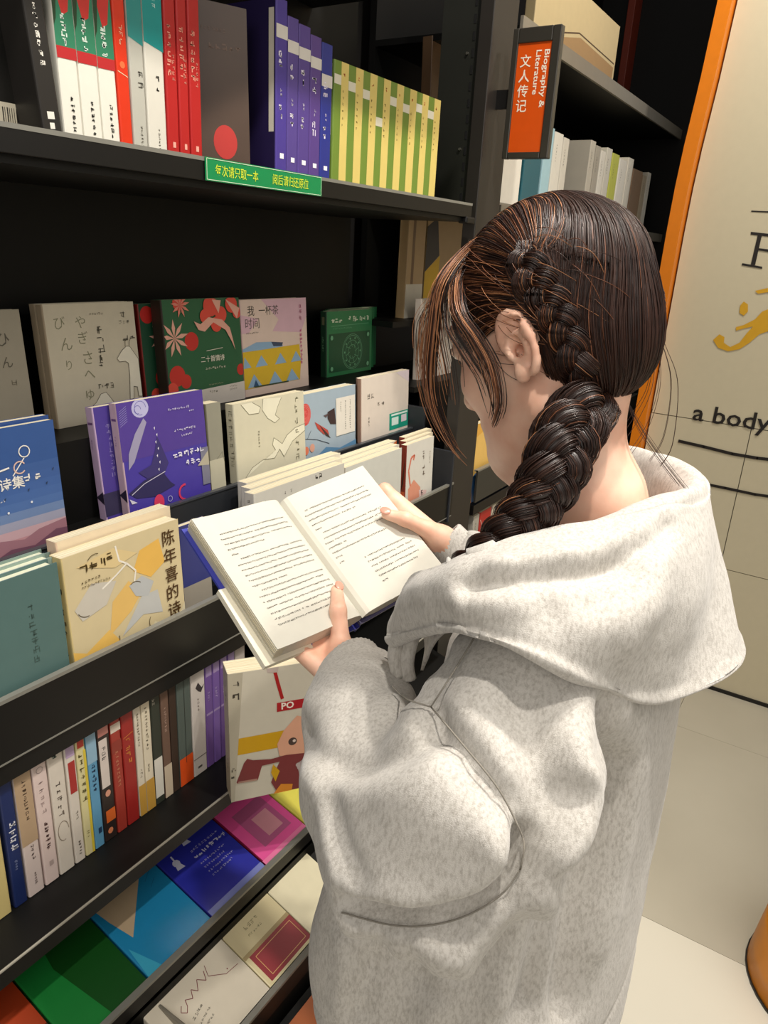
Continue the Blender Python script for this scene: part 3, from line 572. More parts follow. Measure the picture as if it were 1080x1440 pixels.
# ------------------------------------------------------------------ lower shelf: spines
yL = .862; zL = Z3+.0015
GL = 'books standing on the lower shelf'
rows = [ # left px, right px (at about the base), base v, colour, height, label, kind
 (-30, 19, 1300, 'c9b77a', .21, 'straw coloured spine at the very left of the lower shelf', 0), (20, 39, 1268, '1a2a5c', .232, 'navy spined book with white characters on the lower shelf', 1),
 (40, 63, 1255, 'd6c6c0', .232, 'pinkish white spine with a tan upper half on the lower shelf', 2), (64, 84, 1240, 'dcc8c2', .231, 'pale pink spine with sketched lettering on the lower shelf', 3),
 (85, 106, 1228, 'd8cfc2', .230, 'cream spine with brush lettering on the lower shelf', 4), (107, 121, 1215, 'd9d0c4', .229, 'cream spine with a red block near the top', 5),
 (122, 134, 1206, 'd8cf9c', .228, 'pale yellow spine beside the blue one', 6), (135, 148, 1198, '5f9bc0', .228, 'light blue spine on the lower shelf', 7),
 (149, 166, 1188, '2e2320', .226, 'black spine with orange pictures and a white top label', 8), (167, 180, 1175, 'a3382c', .226, 'brick red spine with a pale top label', 9),
 (181, 197, 1163, '9c2420', .235, 'deep red spine with orange lettering', 10), (198, 207, 1150, 'd8cfbc', .236, 'narrow cream spine with an ochre foot beside the deep red one', 11),
 (208, 219, 1142, 'ddd2ba', .238, 'wider cream spine with an ochre foot', 12), (220, 232, 1130, '33382f', .238, 'dark grey green spine with a white lower label', 13),
 (233, 243, 1120, '6f5648', .238, 'mauve brown spine with a pale foot', 14), (244, 253, 1110, '3e2f26', .238, 'very dark brown spine on the lower shelf', 15),
 (254, 272, 1100, '56605a', .238, 'grey spine with an orange red foot', 16), (273, 291, 1085, 'cfc7c0', .240, 'white grey spine with a dark bird near the top', 17),
 (292, 301, 1075, '6d4f92', .240, 'purple spine beside the white one on the lower shelf', 18), (302, 311, 1068, '71559a', .240, 'second purple spine on the lower shelf', 19), (312, 321, 1060, '6a4e8c', .240, 'third purple spine partly behind the picture book', 20), (322, 331, 1052, '71559a', .240, 'fourth purple spine behind the picture book', 21), (332, 345, 1045, 'b0a8a0', .235, 'grey spine hidden behind the picture book', 22)]
def spine_art(kind):
    def f(p):
        if kind == 1: p.glyphs(.3, .62, 4, .011, 'dfe0e8', True, .18); p.glyphs(.4, .35, 4, .004, '8f9abf', True)
        elif kind == 2: p.rect(0, .42, 1, 1, 'b49a7c'); p.glyphs(.4, .90, 9, .0068, '5a4636', True, .16, 1.2); p.glyphs(.45, .38, 4, .0055, '6a5a56', True, .2, 1.3); p.glyphs(.45, .16, 5, .004, '6a5a56', True)
        elif kind == 3: p.arc(.5, .93, .005, 0, 6, .001, '9a8a86'); p.glyphs(.3, .80, 5, .008, 'a8928e', True, .12, 1.5); p.glyphs(.35, .48, 7, .0065, '5a3a36', True, .2); p.rect(.4, .14, .7, .18, 'b3a09a')
        elif kind == 4: p.glyphs(.25, .95, 1, .010, '3a5a4c', wd=.2); p.glyphs(.3, .72, 5, .009, '5a4c40', True, .14, 1.5); p.arc(.5, .35, .009, 0, 5, .001, '8a7a6a', 2)
        elif kind == 5: p.rect(.2, .60, .85, .86, 'a82e2a'); p.rect(.1, .9, .9, 1, 'b8a0c0'); p.glyphs(.4, .42, 3, .005, '5a4c40', True); p.glyphs(.4, .16, 5, .005, '5a4c40', True)
        elif kind == 6: p.rect(.15, .93, .85, .99, 'c23a2a'); p.rect(.72, 0, 1, .9, 'd8c23c'); p.glyphs(.15, .85, 7, .0085, '6a6030', True, .16, 1.6); p.glyphs(.3, .2, 3, .004, '6a6030', True)
        elif kind == 7: p.rect(0, .75, 1, 1, '8fb4cc'); p.glyphs(.3, .70, 6, .0075, '1f3a5c', True, .18); p.rect(.45, .12, .8, .17, '1f3a5c')
        elif kind == 8: p.rect(.1, .48, .75, .9, 'd8ccc4'); p.glyphs(.25, .80, 3, .008, '2a2320', True); p.disc(.5, .42, .005, 'd89a80', 1.3, 10); p.rect(.2, .16, .95, .27, 'd8682a'); p.disc(.45, .08, .005, 'd8835a', 1.2, 10); p.rect(.1, .93, .9, 1, 'd08a80')
        elif kind == 9: p.rect(0, .90, 1, .97, 'd8c8b8'); p.rect(0, .72, 1, .82, '8f3428'); p.glyphs(.3, .7, 9, .006, 'c88a6a', True, .14, 1.3)
        elif kind == 10: p.glyphs(.25, .72, 4, .010, 'd88a3a', True, .18, 1.3); p.line([(.1, .78), (.9, .80)], .001, 'd88a3a')
        elif kind in (11, 12): p.rect(0, 0, 1, .28, 'c09440'); p.glyphs(.3, .90, 12, .0055 if kind == 12 else .0042, '6a5f48', True, .16, 1.3); p.glyphs(.3, .40, 3, .005, '6a5f48', True)
        elif kind == 13: p.rect(0, .06, .9, .42, 'd8d4c8'); p.glyphs(.1, .93, 2, .006, 'c8c4b4', True)
        elif kind == 14: p.rect(0, 0, 1, .30, 'c9b8a0'); p.glyphs(.3, .8, 9, .005, 'c8a898', True)
        elif kind == 16: p.rect(0, 0, 1, .26, 'd8501c'); p.line([(.5, .2), (.5, 1)], .001, '2a2c28')
        elif kind == 17: p.poly([(.3, .82), (.5, .86), (.75, .80), (.95, .82), (.7, .76), (.5, .78)], '3a3436'); p.rect(0, .16, 1, .166, '4a4440'); p.glyphs(.4, .7, 4, .005, '8a7a72', True, .14, 1.5); p.rect(.3, .06, .6, .08, '5a5450')
        elif kind in (18, 19, 20, 21): p.rect(.1, .86, .9, .95, '9a86b0'); p.rect(.05, .5, .95, .52, '9a86b0'); p.glyphs(.3, .7, 4, .005, 'b8a8cc', True)
    return f
for a, b, v, c, h, lab, k in rows:
    spine_book(vx(a, v, yL), vx(b+1, v, yL), yL, zL, h-.008 if k < 10 else h-.012, .14, c, lab, GL, spn=spine_art(k))

# picture book standing forward on the lower shelf
q0 = onY(302, 1131, .80)
def f(p):
    p.rect(.0, .37, .75, .50, 'c99a10'); p.line([(.40, .99), (.43, .88), (.47, .75)], .006, 'a81c1c')
    p.poly([(.33, 1), (.44, 1), (.43, .96), (.34, .965)], 'b9a9a0'); p.rect(.42, .655, .72, .725, 'a81c22')
    p.poly([(0, 0), (.03, 0), (.13, 1), (0, 1)], 'b3ab97'); p.glyphs(.045, .90, 1, .010, '4a443a'); p.glyphs(.03, .80, 1, .013, '3a342c', wd=.2); p.glyphs(.004, .24, 1, .008, '3a342c', wd=.2); p.glyphs(.004, .19, 1, .008, '3a342c', wd=.2)
    p.text('PO', .46, .668, .0135, 'efe0d2', .03)
    p.poly([(.44, .30), (.42, .40), (.48, .50), (.60, .60), (.75, .55), (.98, .42), (.98, .30), (.75, .28)], 'd8a184'); p.disc(.56, .40, .008, '4a3a34', 1, 14); p.disc(.575, .403, .003, 'd8c8bc', 1, 8)
    p.poly([(.12, .30), (.15, .33), (.20, .31), (.36, .29), (.50, .30), (.75, .28), (.98, .29), (.98, .0), (.42, .0), (.36, .10), (.42, .22), (.44, .255), (.28, .25), (.24, .14), (.06, .145), (.05, .155)], '7a3434')
    p.poly([(.06, .145), (.24, .14), (.235, .155), (.07, .16)], 'a88070'); p.poly([(.60, .21), (.70, .26), (.95, .20), (.95, .12), (.72, .14), (.62, .12)], 'a59896')
    for k in range(4): p.disc(.61+.012*k, .20-.022*k, .0045, 'b5a8a4', 1, 8)
    p.poly([(.40, .02), (.45, .07), (.56, .05), (.55, 0), (.38, 0)], 'd8882a'); p.poly([(.44, .18), (.40, .10), (.36, .18), (.38, .245)], 'c99a10')
spb = lambda p: (p.glyphs(.42, .88, 2, .008, '4a443a', True), p.glyphs(.40, .78, 2, .011, '3a342c', True, .2), p.glyphs(.42, .27, 4, .0065, '3a342c', True, .2))
pb = book(.776, .762, Z3+.002, .20, .048, .255, 'c9c2b0', 'pale picture book with a yellow band and maroon figure standing forward on the lower shelf', None, (radians(-3), 0, radians(-36)), front=f, spine='b0a893', spn=spb, name='picture_book')

# ------------------------------------------------------------------ foot trays: books lying face up
def lay(u, v, Y, z, w, h, T, c, label, group, tiltdeg=74, **k):
    """lower left corner read off at (u, v) on the sloping tray"""
    x = onY(u, v, Y)[0]
    return book(x, Y, z, w, T, h, c, label, group, (-radians(tiltdeg), 0, 0), **k)
GD = 'books lying in the upper foot tray'
def zD(Y): return -1.128+(Y-.725)*.274+.0155
Yd = .7285
f = lambda p: (p.poly([(.15, 0), (.55, 0), (.95, .48), (.22, .72), (.0, .58)], 'b8a58c'), p.poly([(0, 0), (.15, 0), (0, .58)], '2f86b0'), p.rect(.0, 0, 1, .02, '9fd0e0'))
def f(p):
    p.poly([(.02, .98), (.10, .60), (.18, .35), (.80, .80)], 'b5a083'); p.line([(.75, .68), (.92, .76)], .001, '1f6a90'); p.line([(.75, .60), (.88, .66)], .001, '1f6a90'); p.poly([(0, 0), (.2, .0), (.05, .3)], '3aa0c0')
def fb(p):
    w = 'c9cbe2'
    for u, v in ((.18, .62), (.48, .78), (.84, .84)): p.disc(u, v, .0075, w, 1, 9); p.poly([(u-.06, v-.07), (u+.06, v-.08), (u+.03, v), (u-.03, v)], w); p.line([(u, v), (u+.01, v+.09)], .003, w)
    p.glyphs(.42, .60, 10, .006, 'a7a9d2'); p.glyphs(.40, .52, 5, .0085, w, wd=.18); p.glyphs(.70, .52, 4, .0085, w, wd=.18)
    for k in range(4): p.glyphs(.40, .44-k*.055, 12-k % 2*2, .0045, 'a7a9d2')
    p.rect(0, 0, 1, .06, '7a84c4')
def fp(p): p.rect(.0, .0, 1, .05, 'e87aa8'); p.rect(.22, .14, .86, .62, 'b25a86'); p.rect(.42, .20, .76, .46, 'd08f9c'); p.glyphs(.1, .9, 12, .004, 'b54a80'); p.line([(.06, .82), (.9, .84)], .0006, 'c2558c')
lays = [(-70, 1480, '9c3a1c', .15, 'orange and brown book with round shapes at the left end of the upper foot tray', lambda p: (p.disc(.3, .8, .02, 'd8741c'), p.disc(.65, .85, .016, 'd8741c'), p.disc(.5, .5, .03, 'a8481c'), p.rect(0, 0, 1, .3, '4a2a1c')), 0),
        (52, 1440, '1d7a35', .135, 'bright green book lying in the upper foot tray', lambda p: (p.poly([(.45, 1), (.35, .6), (.5, .0), (1, 0), (1, 1)], '154a1a'), p.text('只有', .12, .86, .012, 'c8dcc0', .01)), 0),
        (165, 1424, '1f7fae', .138, 'blue book with a beige triangle lying in the upper foot tray', f, 0), (252, 1335, '2a2f9c', .140, 'indigo book with small white figures lying in the upper foot tray', fb, 0),
        (350, 1246, 'e4579c', .125, 'bright pink book lying in the upper foot tray', fp, 0), (424, 1188, 'd8cf5a', .13, 'yellow book lying beside the pink one', lambda p: p.line([(.1, .8), (.8, .85)], .001, 'b5a83a'), 0)]
xs = []
xprev = None
for u, v, c, w, lab, fn_, _ in lays:
    x = onY(u, v, Yd)[0]
    if xprev is not None and x < xprev+.001: x = xprev+.001
    b = book(x, Yd, zD(Yd), w-.003, .014, .19, c, lab, GD, (-radians(74.7), 0, 0), front=fn_, rough=.22, spine='7a1038' if c == 'e4579c' else None)
    xprev = x+w
GE = 'books lying in the middle foot tray'
def zE(Y): return -1.218+(Y-.6)*.328+.0155
Ye = .6045
def fc(p):
    r = '7a2c34'; p.line([(.30, .72), (.26, .66), (.30, .60), (.34, .66), (.36, .74)], .0012, r); p.line([(.36, .74), (.42, .68), (.46, .78), (.50, .70), (.56, .82), (.62, .72), (.66, .84)], .0012, r); p.line([(.70, .88), (.66, .74), (.80, .58), (.95, .56)], .001, r); p.disc(.84, .62, .0012, r)
    p.glyphs(.30, .46, 4, .006, '6a6456', rot=.25); p.glyphs(.32, .36, 6, .0045, '6a6456', rot=.25); p.glyphs(.34, .28, 5, .004, '6a6456', rot=.25)
def fr(p):
    p.rect(.08, .04, 1, .50, '8e2730'); p.glyphs(.32, .80, 4, .008, '8a8260'); p.glyphs(.30, .70, 6, .005, '8a8260'); p.rect(0, .50, 1, .56, 'a89468')
    for q in (((.16, .10), (.93, .10)), ((.93, .10), (.93, .44)), ((.93, .44), (.16, .44)), ((.16, .44), (.16, .10))): p.line(q, .001, 'd8b070')
xprev = None
for u, v, c, w, h, lab, fn_ in ((190, 1480, 'cbb48c', .05, .09, 'small beige book in the end compartment of the middle foot tray', None), (270, 1440, 'd4cbb8', (onY(380, 1366, .6045)-onY(270, 1440, .6045))[0], .125, 'off white book with red handwriting lying in the middle foot tray', fc),
                            (380, 1366, 'd8cba0', (onY(441, 1314, .6045)-onY(380, 1366, .6045))[0], .125, 'cream book with a dark red lower half lying in the middle foot tray', fr), (441, 1314, 'e0d8b8', .12, .125, 'plain cream book lying beside the red and cream one', None)):
    x = onY(u, v, Ye)[0]
    if xprev is not None and x < xprev+.001: x = xprev+.001
    if u == 190: x = .446
    book(x, Ye, zE(Ye), w-.0015, .014, h-.004, c, lab, GE, (-radians(71.8), 0, 0), front=fn_, rough=.3)
    xprev = x+w
GF_ = 'books lying in the lowest foot tray'
for x, w, c, lab in ((.40, .12, '3a5560', 'slate book at the left of the lowest foot tray'), (.535, .14, 'd8861c', 'orange book lying in the lowest foot tray'), (.70, .13, 'b8622c', 'rust coloured book in the lowest foot tray')):
    book(x, .478, -1.33+.006+.0155, w, .014, .10, c, lab, GF_, (-radians(71.8), 0, 0), rough=.3, front=(lambda p: p.rect(.0, .5, .6, 1, 'e8a850')) if c == 'd8861c' else None)

# ------------------------------------------------------------------ second bookcase: books, seen past the post and the girl
G2 = 'books on the far bookcase'
def pale(c): return lambda p: (p.glyphs(.3, .85, 6, .006, '55504a', True, .16, 1.4), p.rect(.1, .08, .9, .1, '8a8478'))
y2 = .872; z2 = .1005
def v2(u, v=240): return onY(u, v, y2)[0]
L2 = [(703, 733, 'e2ddd0', .26, 'wide white spine just right of the post under the sign'), (736, 760, '1e5a66', .225, 'dark teal spine under the category sign'), (762, 774, '9fc3cc', .26, 'pale blue spine under the category sign'), (775, 787, 'd9d5c8', .255, 'white spine next to the pale blue one'), (788, 796, 'cfcabc', .25, 'narrow off white spine before the dark gap')]
for a, b, c, h, lab in L2:
    spine_book(v2(a), v2(b), y2, z2, h-.02, .15, c, lab, G2, spn=pale(c))
L3 = [(827, 834, 'b9b3a4'), (834.5, 841, 'a09a8c'), (841.5, 848, 'd5d1c4'), (848.5, 856, 'c9c5b6'), (856.5, 866, 'b5b94a'), (866.5, 877, 'dedacd'), (877.5, 885, 'd8d3c4'), (885.5, 899, '9a7c5e'), (899.5, 904, 'b5a68c'), (904.5, 909, 'd5d1c4')]
nm = ('grey spine with a hanging tag, first of the far row', 'dull grey spine, second of the far row', 'white spine, third of the far row', 'off white spine left of the lime one', 'lime green spine in the far row', 'bright white spine right of the lime one', 'cream spine next to the bright white one', 'wide tan spine in the far row', 'narrow beige spine next to the tan one', 'last white spine of the far row')
for i, (a, b, c) in enumerate(L3):
    u = 235+i*6
    X0 = onY(a, u, y2)[0]; X1 = onY(b, u, y2)[0]
    spine_book(X0, X1, y2, z2, .255-.008*(i % 3)-(i > 6)*.02, .15, c, nm[i], G2, spn=pale(c))
face_book(748, 60, 862, 110, 790, -40, .93, .516, .03, 'cdb98c', 'tall beige book with rounded shapes on the upper far shelf', G2, front=lambda p: (p.poly([(.1, .0), (.2, .3), (.5, .5), (.98, .45), (.98, 0)], 'a8865a'), p.line([(.06, .0), (.16, .32), (.48, .54), (.98, .5)], .004, '5a4630')), lean=0, hard=True)
face_book(880, 100, 930, 125, 905, -40, 1.1, .516, .03, '7a2a14', 'dark red book deep on the upper far shelf', G2, lean=0)
f = lambda p: (p.poly([(.0, .0), (.0, .45), (.3, .62), (.28, .3), (.12, .0)], 'd8ae1c'), p.poly([(.0, .45), (.0, .9), (.2, 1), (.28, .62)], '33302a'))
ws = thing('narrow_shelf', 'narrow black shelf behind the post holding the tan books', 'shelf'); boxo('shelf_board', (1.745, 1.08, -.205), (2.45, 1.265, -.19), BLACK2, ws)
face_book(594, 430, 655, 430, 620, 306, 1.14, -.189, .03, 'b09468', 'tan book with a yellow and black corner behind the post', None, front=f, lean=0)
face_book(569, 428, 592, 428, 580, 303, 1.12, -.189, .03, 'b79a70', 'tan and white book squeezed left of the tan one behind the post', None, front=lambda p: (p.rect(0, 0, 1, .34, 'd8d2c2'), p.rect(.25, .34, .4, 1, '7a5f42')), lean=0)
ws2 = thing('narrow_shelf', 'narrow black shelf holding the pale book beside the front hair', 'shelf'); boxo('shelf_board', (1.745, 1.00, -.37), (2.45, 1.265, -.355), BLACK2, ws2)
face_book(590, 506, 640, 506, 610, 420, 1.05, -.354, .02, 'cfc4b8', 'pale book facing out beside the front hair', None, lean=2)
def f(p): p.poly([(0, 0), (1, 0), (1, .35), (.5, .2), (.2, .4), (0, .3)], '3a6fa8'); p.poly([(0, .3), (.2, .4), (.5, .2), (.6, .55), (.3, .9), (0, .8)], 'f0c46a'); p.rect(0, 0, .08, 1, 'e8920f')
face_book(658, 690, 722, 660, 690, 592, .87, -.70+.002, .02, 'e8b04a', 'orange yellow and blue book in the far tray below the chin', None, front=f, lean=2)
for i, (x0, x1, c, lab) in enumerate(((1.915, 1.955, 'b5b0a4', 'grey spine low in the far bookcase'), (1.96, 2.04, 'b82a24', 'red patterned spine low in the far bookcase'), (2.05, 2.12, 'd5cdb8', 'cream spine low in the far bookcase beside the red one'), (2.13, 2.20, 'cfc6b0', 'second cream spine low in the far bookcase'), (2.21, 2.30, 'd8d0bc', 'third cream spine low in the far bookcase'), (2.31, 2.36, 'cfc9ba', 'fourth cream spine low in the far bookcase'))):
    spine_book(x0, x1, .862, Z3+.0015, .20, .15, c, lab, 'low books of the far bookcase', spn=(lambda p: [p.line([(RND.random(), RND.uniform(.1, .9)), (RND.random(), RND.uniform(.1, .9))], .002, 'e8dcc8') for _ in range(9)]) if i == 1 else pale(c))
# orange stool / sign base at the right edge
st = thing('display_stand', 'orange and pink rounded display stand at the right edge on the floor', 'stand', (1.632, -.290, FLOOR))
def lathe(mb, prof, n=40, mi=0):
    b = len(mb.v)
    for r, z in prof: mb.v += [(r*cos(2*pi*k/n), r*sin(2*pi*k/n), z) for k in range(n)]
    for i in range(len(prof)-1):
        for k in range(n): mb.f.append((b+i*n+k, b+i*n+(k+1) % n, b+(i+1)*n+(k+1) % n, b+(i+1)*n+k)); mb.m.append(mi)
    mb.f.append(tuple(b+k for k in range(n-1, -1, -1))); mb.m.append(mi); mb.f.append(tuple(b+(len(prof)-1)*n+k for k in range(n))); mb.m.append(mi); return mb
lathe(MB(), [(.20, 0), (.20, .006)]).build('foot_ring', mat('1c1510', .5), st)
lathe(MB(), [(.197, .006), (.192, .06), (.185, .13), (.178, .15)]).build('base', mat('e08a0c', .4), st, True)
lathe(MB(), [(.178, .15), (.172, .27), (.155, .32), (.12, .335)]).build('top', mat('c9a08c', .5), st, True)

# ------------------------------------------------------------------ implicit surfaces (round limbs blended into one skin)
class Field:
    def __init__(s, lo, hi, h):
        s.lo = np.array(lo, np.float32); s.h = h; n = np.ceil((np.array(hi)-np.array(lo))/h).astype(int)+1
        s.n = n; s.D = np.full(n, .2, np.float32); s.ax = [s.lo[i]+h*np.arange(n[i], dtype=np.float32) for i in range(3)]
    def sub(s, lo, hi):
        a = [max(0, int((lo[i]-s.lo[i])/s.h)) for i in range(3)]; b = [min(s.n[i], int((hi[i]-s.lo[i])/s.h)+2) for i in range(3)]
        sl = tuple(slice(a[i], max(a[i], b[i])) for i in range(3))
        return sl, (s.ax[0][sl[0]][:, None, None], s.ax[1][sl[1]][None, :, None], s.ax[2][sl[2]][None, None, :])
    def apply(s, fn, lo, hi, k=.01, op='add'):
        sl, (X, Y, Z) = s.sub([c-k*1.5-.012 for c in lo], [c+k*1.5+.012 for c in hi])
        A = s.D[sl]
        if A.size == 0: return
        B = fn(X, Y, Z).astype(np.float32)
        if op == 'add': h = np.clip(k-np.abs(A-B), 0, None)/k; s.D[sl] = np.minimum(A, B)-h*h*k*.25
        else: B = -B; h = np.clip(k-np.abs(A-B), 0, None)/k; s.D[sl] = np.maximum(A, B)+h*h*k*.25
    def cone(s, a, b, ra, rb, k=.01, op='add'):
        a = np.array(a, float); b = np.array(b, float); d = b-a; L = max(d.dot(d), 1e-9); R = max(ra, rb)
        def f(X, Y, Z):
            t = np.clip(((X-a[0])*d[0]+(Y-a[1])*d[1]+(Z-a[2])*d[2])/L, 0, 1)
            return np.sqrt((X-a[0]-t*d[0])**2+(Y-a[1]-t*d[1])**2+(Z-a[2]-t*d[2])**2)-(ra+t*(rb-ra))
        s.apply(f, np.minimum(a, b)-R, np.maximum(a, b)+R, k, op)
    def chain(s, pts, rs, k=.01, op='add'):
        for i in range(len(pts)-1): s.cone(pts[i], pts[i+1], rs[i], rs[i+1], k, op)
    def ell(s, c, r, M=None, k=.01, op='add', p=2.):
        c = np.array(c, float); r = np.array(r, float); M = np.eye(3) if M is None else np.array(M); R = r.max()*(1.0 if p == 2 else 1.3)
        def f(X, Y, Z):
            x, y, z = X-c[0], Y-c[1], Z-c[2]
            q = [(M[i][0]*x+M[i][1]*y+M[i][2]*z)/r[i] for i in range(3)]
            l = (np.abs(q[0])**p+np.abs(q[1])**p+np.abs(q[2])**p)**(1/p)
            g = np.sqrt((q[0]/r[0])**2+(q[1]/r[1])**2+(q[2]/r[2])**2)+1e-6
            l2 = np.sqrt(q[0]**2+q[1]**2+q[2]**2)
            return l*(l-1)/g if p == 2 else (l-1)*r.min()
        s.apply(f, c-R, c+R, k, op)
    def mesh(s, smooth=0):
        D = s.D; I = D < 0
        n = s.n; c = np.zeros(n-1, np.int8)
        for a in (0, 1):
            for b in (0, 1):
                for d in (0, 1): c += I[a:n[0]-1+a, b:n[1]-1+b, d:n[2]-1+d]
        act = np.argwhere((c > 0) & (c < 8)); idx = np.full(n-1, -1, np.int32); idx[tuple(act.T)] = np.arange(len(act))
        P = np.zeros((len(act), 3)); W_ = np.zeros(len(act)); corners = [(a, b, d) for a in (0, 1) for b in (0, 1) for d in (0, 1)]
        val = {q: D[act[:, 0]+q[0], act[:, 1]+q[1], act[:, 2]+q[2]] for q in corners}
        for q in corners:
            for ax in range(3):
                if q[ax] == 0:
                    r = list(q); r[ax] = 1; r = tuple(r); A, B = val[q], val[r]; m = (A < 0) != (B < 0)
                    t = np.where(m, A/np.where(A-B == 0, 1, A-B), 0); p = np.tile(np.array(q, float), (len(act), 1)); p[:, ax] += t
                    P[m] += p[m]; W_[m] += 1
        P = (P/W_[:, None]+act)*s.h+s.lo
        F_ = []
        for ax in range(3):
            o1, o2 = [(1, 2), (2, 0), (0, 1)][ax]
            sh = list(n); sh[ax] -= 1
            A = I[tuple(slice(0, sh[i]) for i in range(3))]; B = I[tuple(slice(1 if i == ax else 0, (n[i]) if i == ax else sh[i]) for i in range(3))]
            e = np.argwhere(A != B); ok = (e[:, o1] > 0) & (e[:, o2] > 0) & (e[:, o1] < n[o1]-1) & (e[:, o2] < n[o2]-1); e = e[ok]
            fl = A[tuple(e.T)]
            def g(d1, d2): q = e.copy(); q[:, o1] -= d1; q[:, o2] -= d2; return idx[tuple(q.T)]
            q = np.stack([g(0, 0), g(1, 0), g(1, 1), g(0, 1)], 1); q[~fl] = q[~fl][:, ::-1]; F_.append(q)
        F_ = np.concatenate(F_); F_ = F_[(F_ >= 0).all(1)]
        for _ in range(smooth):
            acc = np.zeros_like(P); cnt = np.zeros(len(P))
            for k in range(4):
                a, b = F_[:, k], F_[:, (k+1) % 4]
                for j in range(3): acc[:, j] += np.bincount(a, P[b, j], len(P))+np.bincount(b, P[a, j], len(P))
                cnt += np.bincount(a, minlength=len(P))+np.bincount(b, minlength=len(P))
            P = P*.5+acc/cnt[:, None]*.5
        return P, F_
def vnormals(P, Q):
    n = np.cross(P[Q[:, 2]]-P[Q[:, 0]], P[Q[:, 3]]-P[Q[:, 1]]); N = np.zeros_like(P)
    for k in range(4):
        for j in range(3): N[:, j] += np.bincount(Q[:, k], n[:, j], len(P))
    return N/(np.linalg.norm(N, axis=1)[:, None]+1e-12)
def npmesh(name, P, Q, mats, parent=None, midx=None):
    me = bpy.data.meshes.new(name); me.vertices.add(len(P)); me.vertices.foreach_set('co', np.asarray(P, np.float32).ravel())
    k = Q.shape[1]; me.loops.add(Q.size); me.loops.foreach_set('vertex_index', Q.astype(np.int32).ravel())
    me.polygons.add(len(Q)); me.polygons.foreach_set('loop_start', np.arange(len(Q), dtype=np.int32)*k); me.polygons.foreach_set('loop_total', np.full(len(Q), k, np.int32))
    me.polygons.foreach_set('use_smooth', np.ones(len(Q), bool))
    for m in (mats if isinstance(mats, (list, tuple)) else [mats]): me.materials.append(m)
    if midx is not None: me.polygons.foreach_set('material_index', midx.astype(np.int32))
    me.update(calc_edges=True); me.validate()
    o = bpy.data.objects.new(name, me); COL.objects.link(o)
    if parent: o.parent = parent
    return o
def seg_dist(P, pts):
    d = np.full(len(P), 9.); pts = np.array(pts, float)
    for a, b in zip(pts, pts[1:]):
        v = b-a; t = np.clip((P-a)@v/max(v@v, 1e-9), 0, 1); d = np.minimum(d, np.linalg.norm(P-a-t[:, None]*v, axis=1))
    return d
def noise3(P, sc, seed=0):
    r = np.random.RandomState(seed); o = np.zeros(len(P))
    for k in range(7):
        w = r.normal(size=3); w *= sc*(.6+.25*k)/np.linalg.norm(w); o += np.sin(P@w+r.uniform(0, 6.3))/(1+.25*k)
    return o/3.2
def spl(pts, n):
    """smooth curve through the points"""
    p = np.array(pts, float); m = len(p); t = np.linspace(0, m-1, n); i = np.clip(t.astype(int), 0, m-2); f = (t-i)[:, None]
    a = p[np.clip(i-1, 0, m-1)]; b = p[i]; c = p[i+1]; d = p[np.clip(i+2, 0, m-1)]
    return .5*((2*b)+(-a+c)*f+(2*a-5*b+4*c-d)*f**2+(-a+3*b-3*c+d)*f**3)
def unit(v): v = np.array(v, float); return v/np.linalg.norm(v)

# ------------------------------------------------------------------ materials for the figure
def skin_mat():
    m = bpy.data.materials.new('skin'); m.use_nodes = True; nt = m.node_tree; b = nt.nodes['Principled BSDF']
    tc = nt.nodes.new('ShaderNodeTexCoord'); n = nt.nodes.new('ShaderNodeTexNoise'); n.inputs['Scale'].default_value = 26; n.inputs['Detail'].default_value = 5
    r = nt.nodes.new('ShaderNodeValToRGB'); r.color_ramp.elements[0].color = (*hexc('e2ab90'), 1); r.color_ramp.elements[1].color = (*hexc('f2cab2'), 1); r.color_ramp.elements[0].position = .3; r.color_ramp.elements[1].position = .7
    nt.links.new(tc.outputs['Object'], n.inputs['Vector']); nt.links.new(n.outputs['Fac'], r.inputs[0]); nt.links.new(r.outputs[0], b.inputs['Base Color'])
    n2 = nt.nodes.new('ShaderNodeTexNoise'); n2.inputs['Scale'].default_value = 700; bp = nt.nodes.new('ShaderNodeBump'); bp.inputs['Strength'].default_value = .06; bp.inputs['Distance'].default_value = .0006
    nt.links.new(tc.outputs['Object'], n2.inputs['Vector']); nt.links.new(n2.outputs['Fac'], bp.inputs['Height']); nt.links.new(bp.outputs[0], b.inputs['Normal'])
    b.inputs['Roughness'].default_value = .48; b.inputs['Subsurface Weight'].default_value = .12; b.inputs['Subsurface Radius'].default_value = (.012, .005, .003); b.inputs['Subsurface Scale'].default_value = .5
    return m
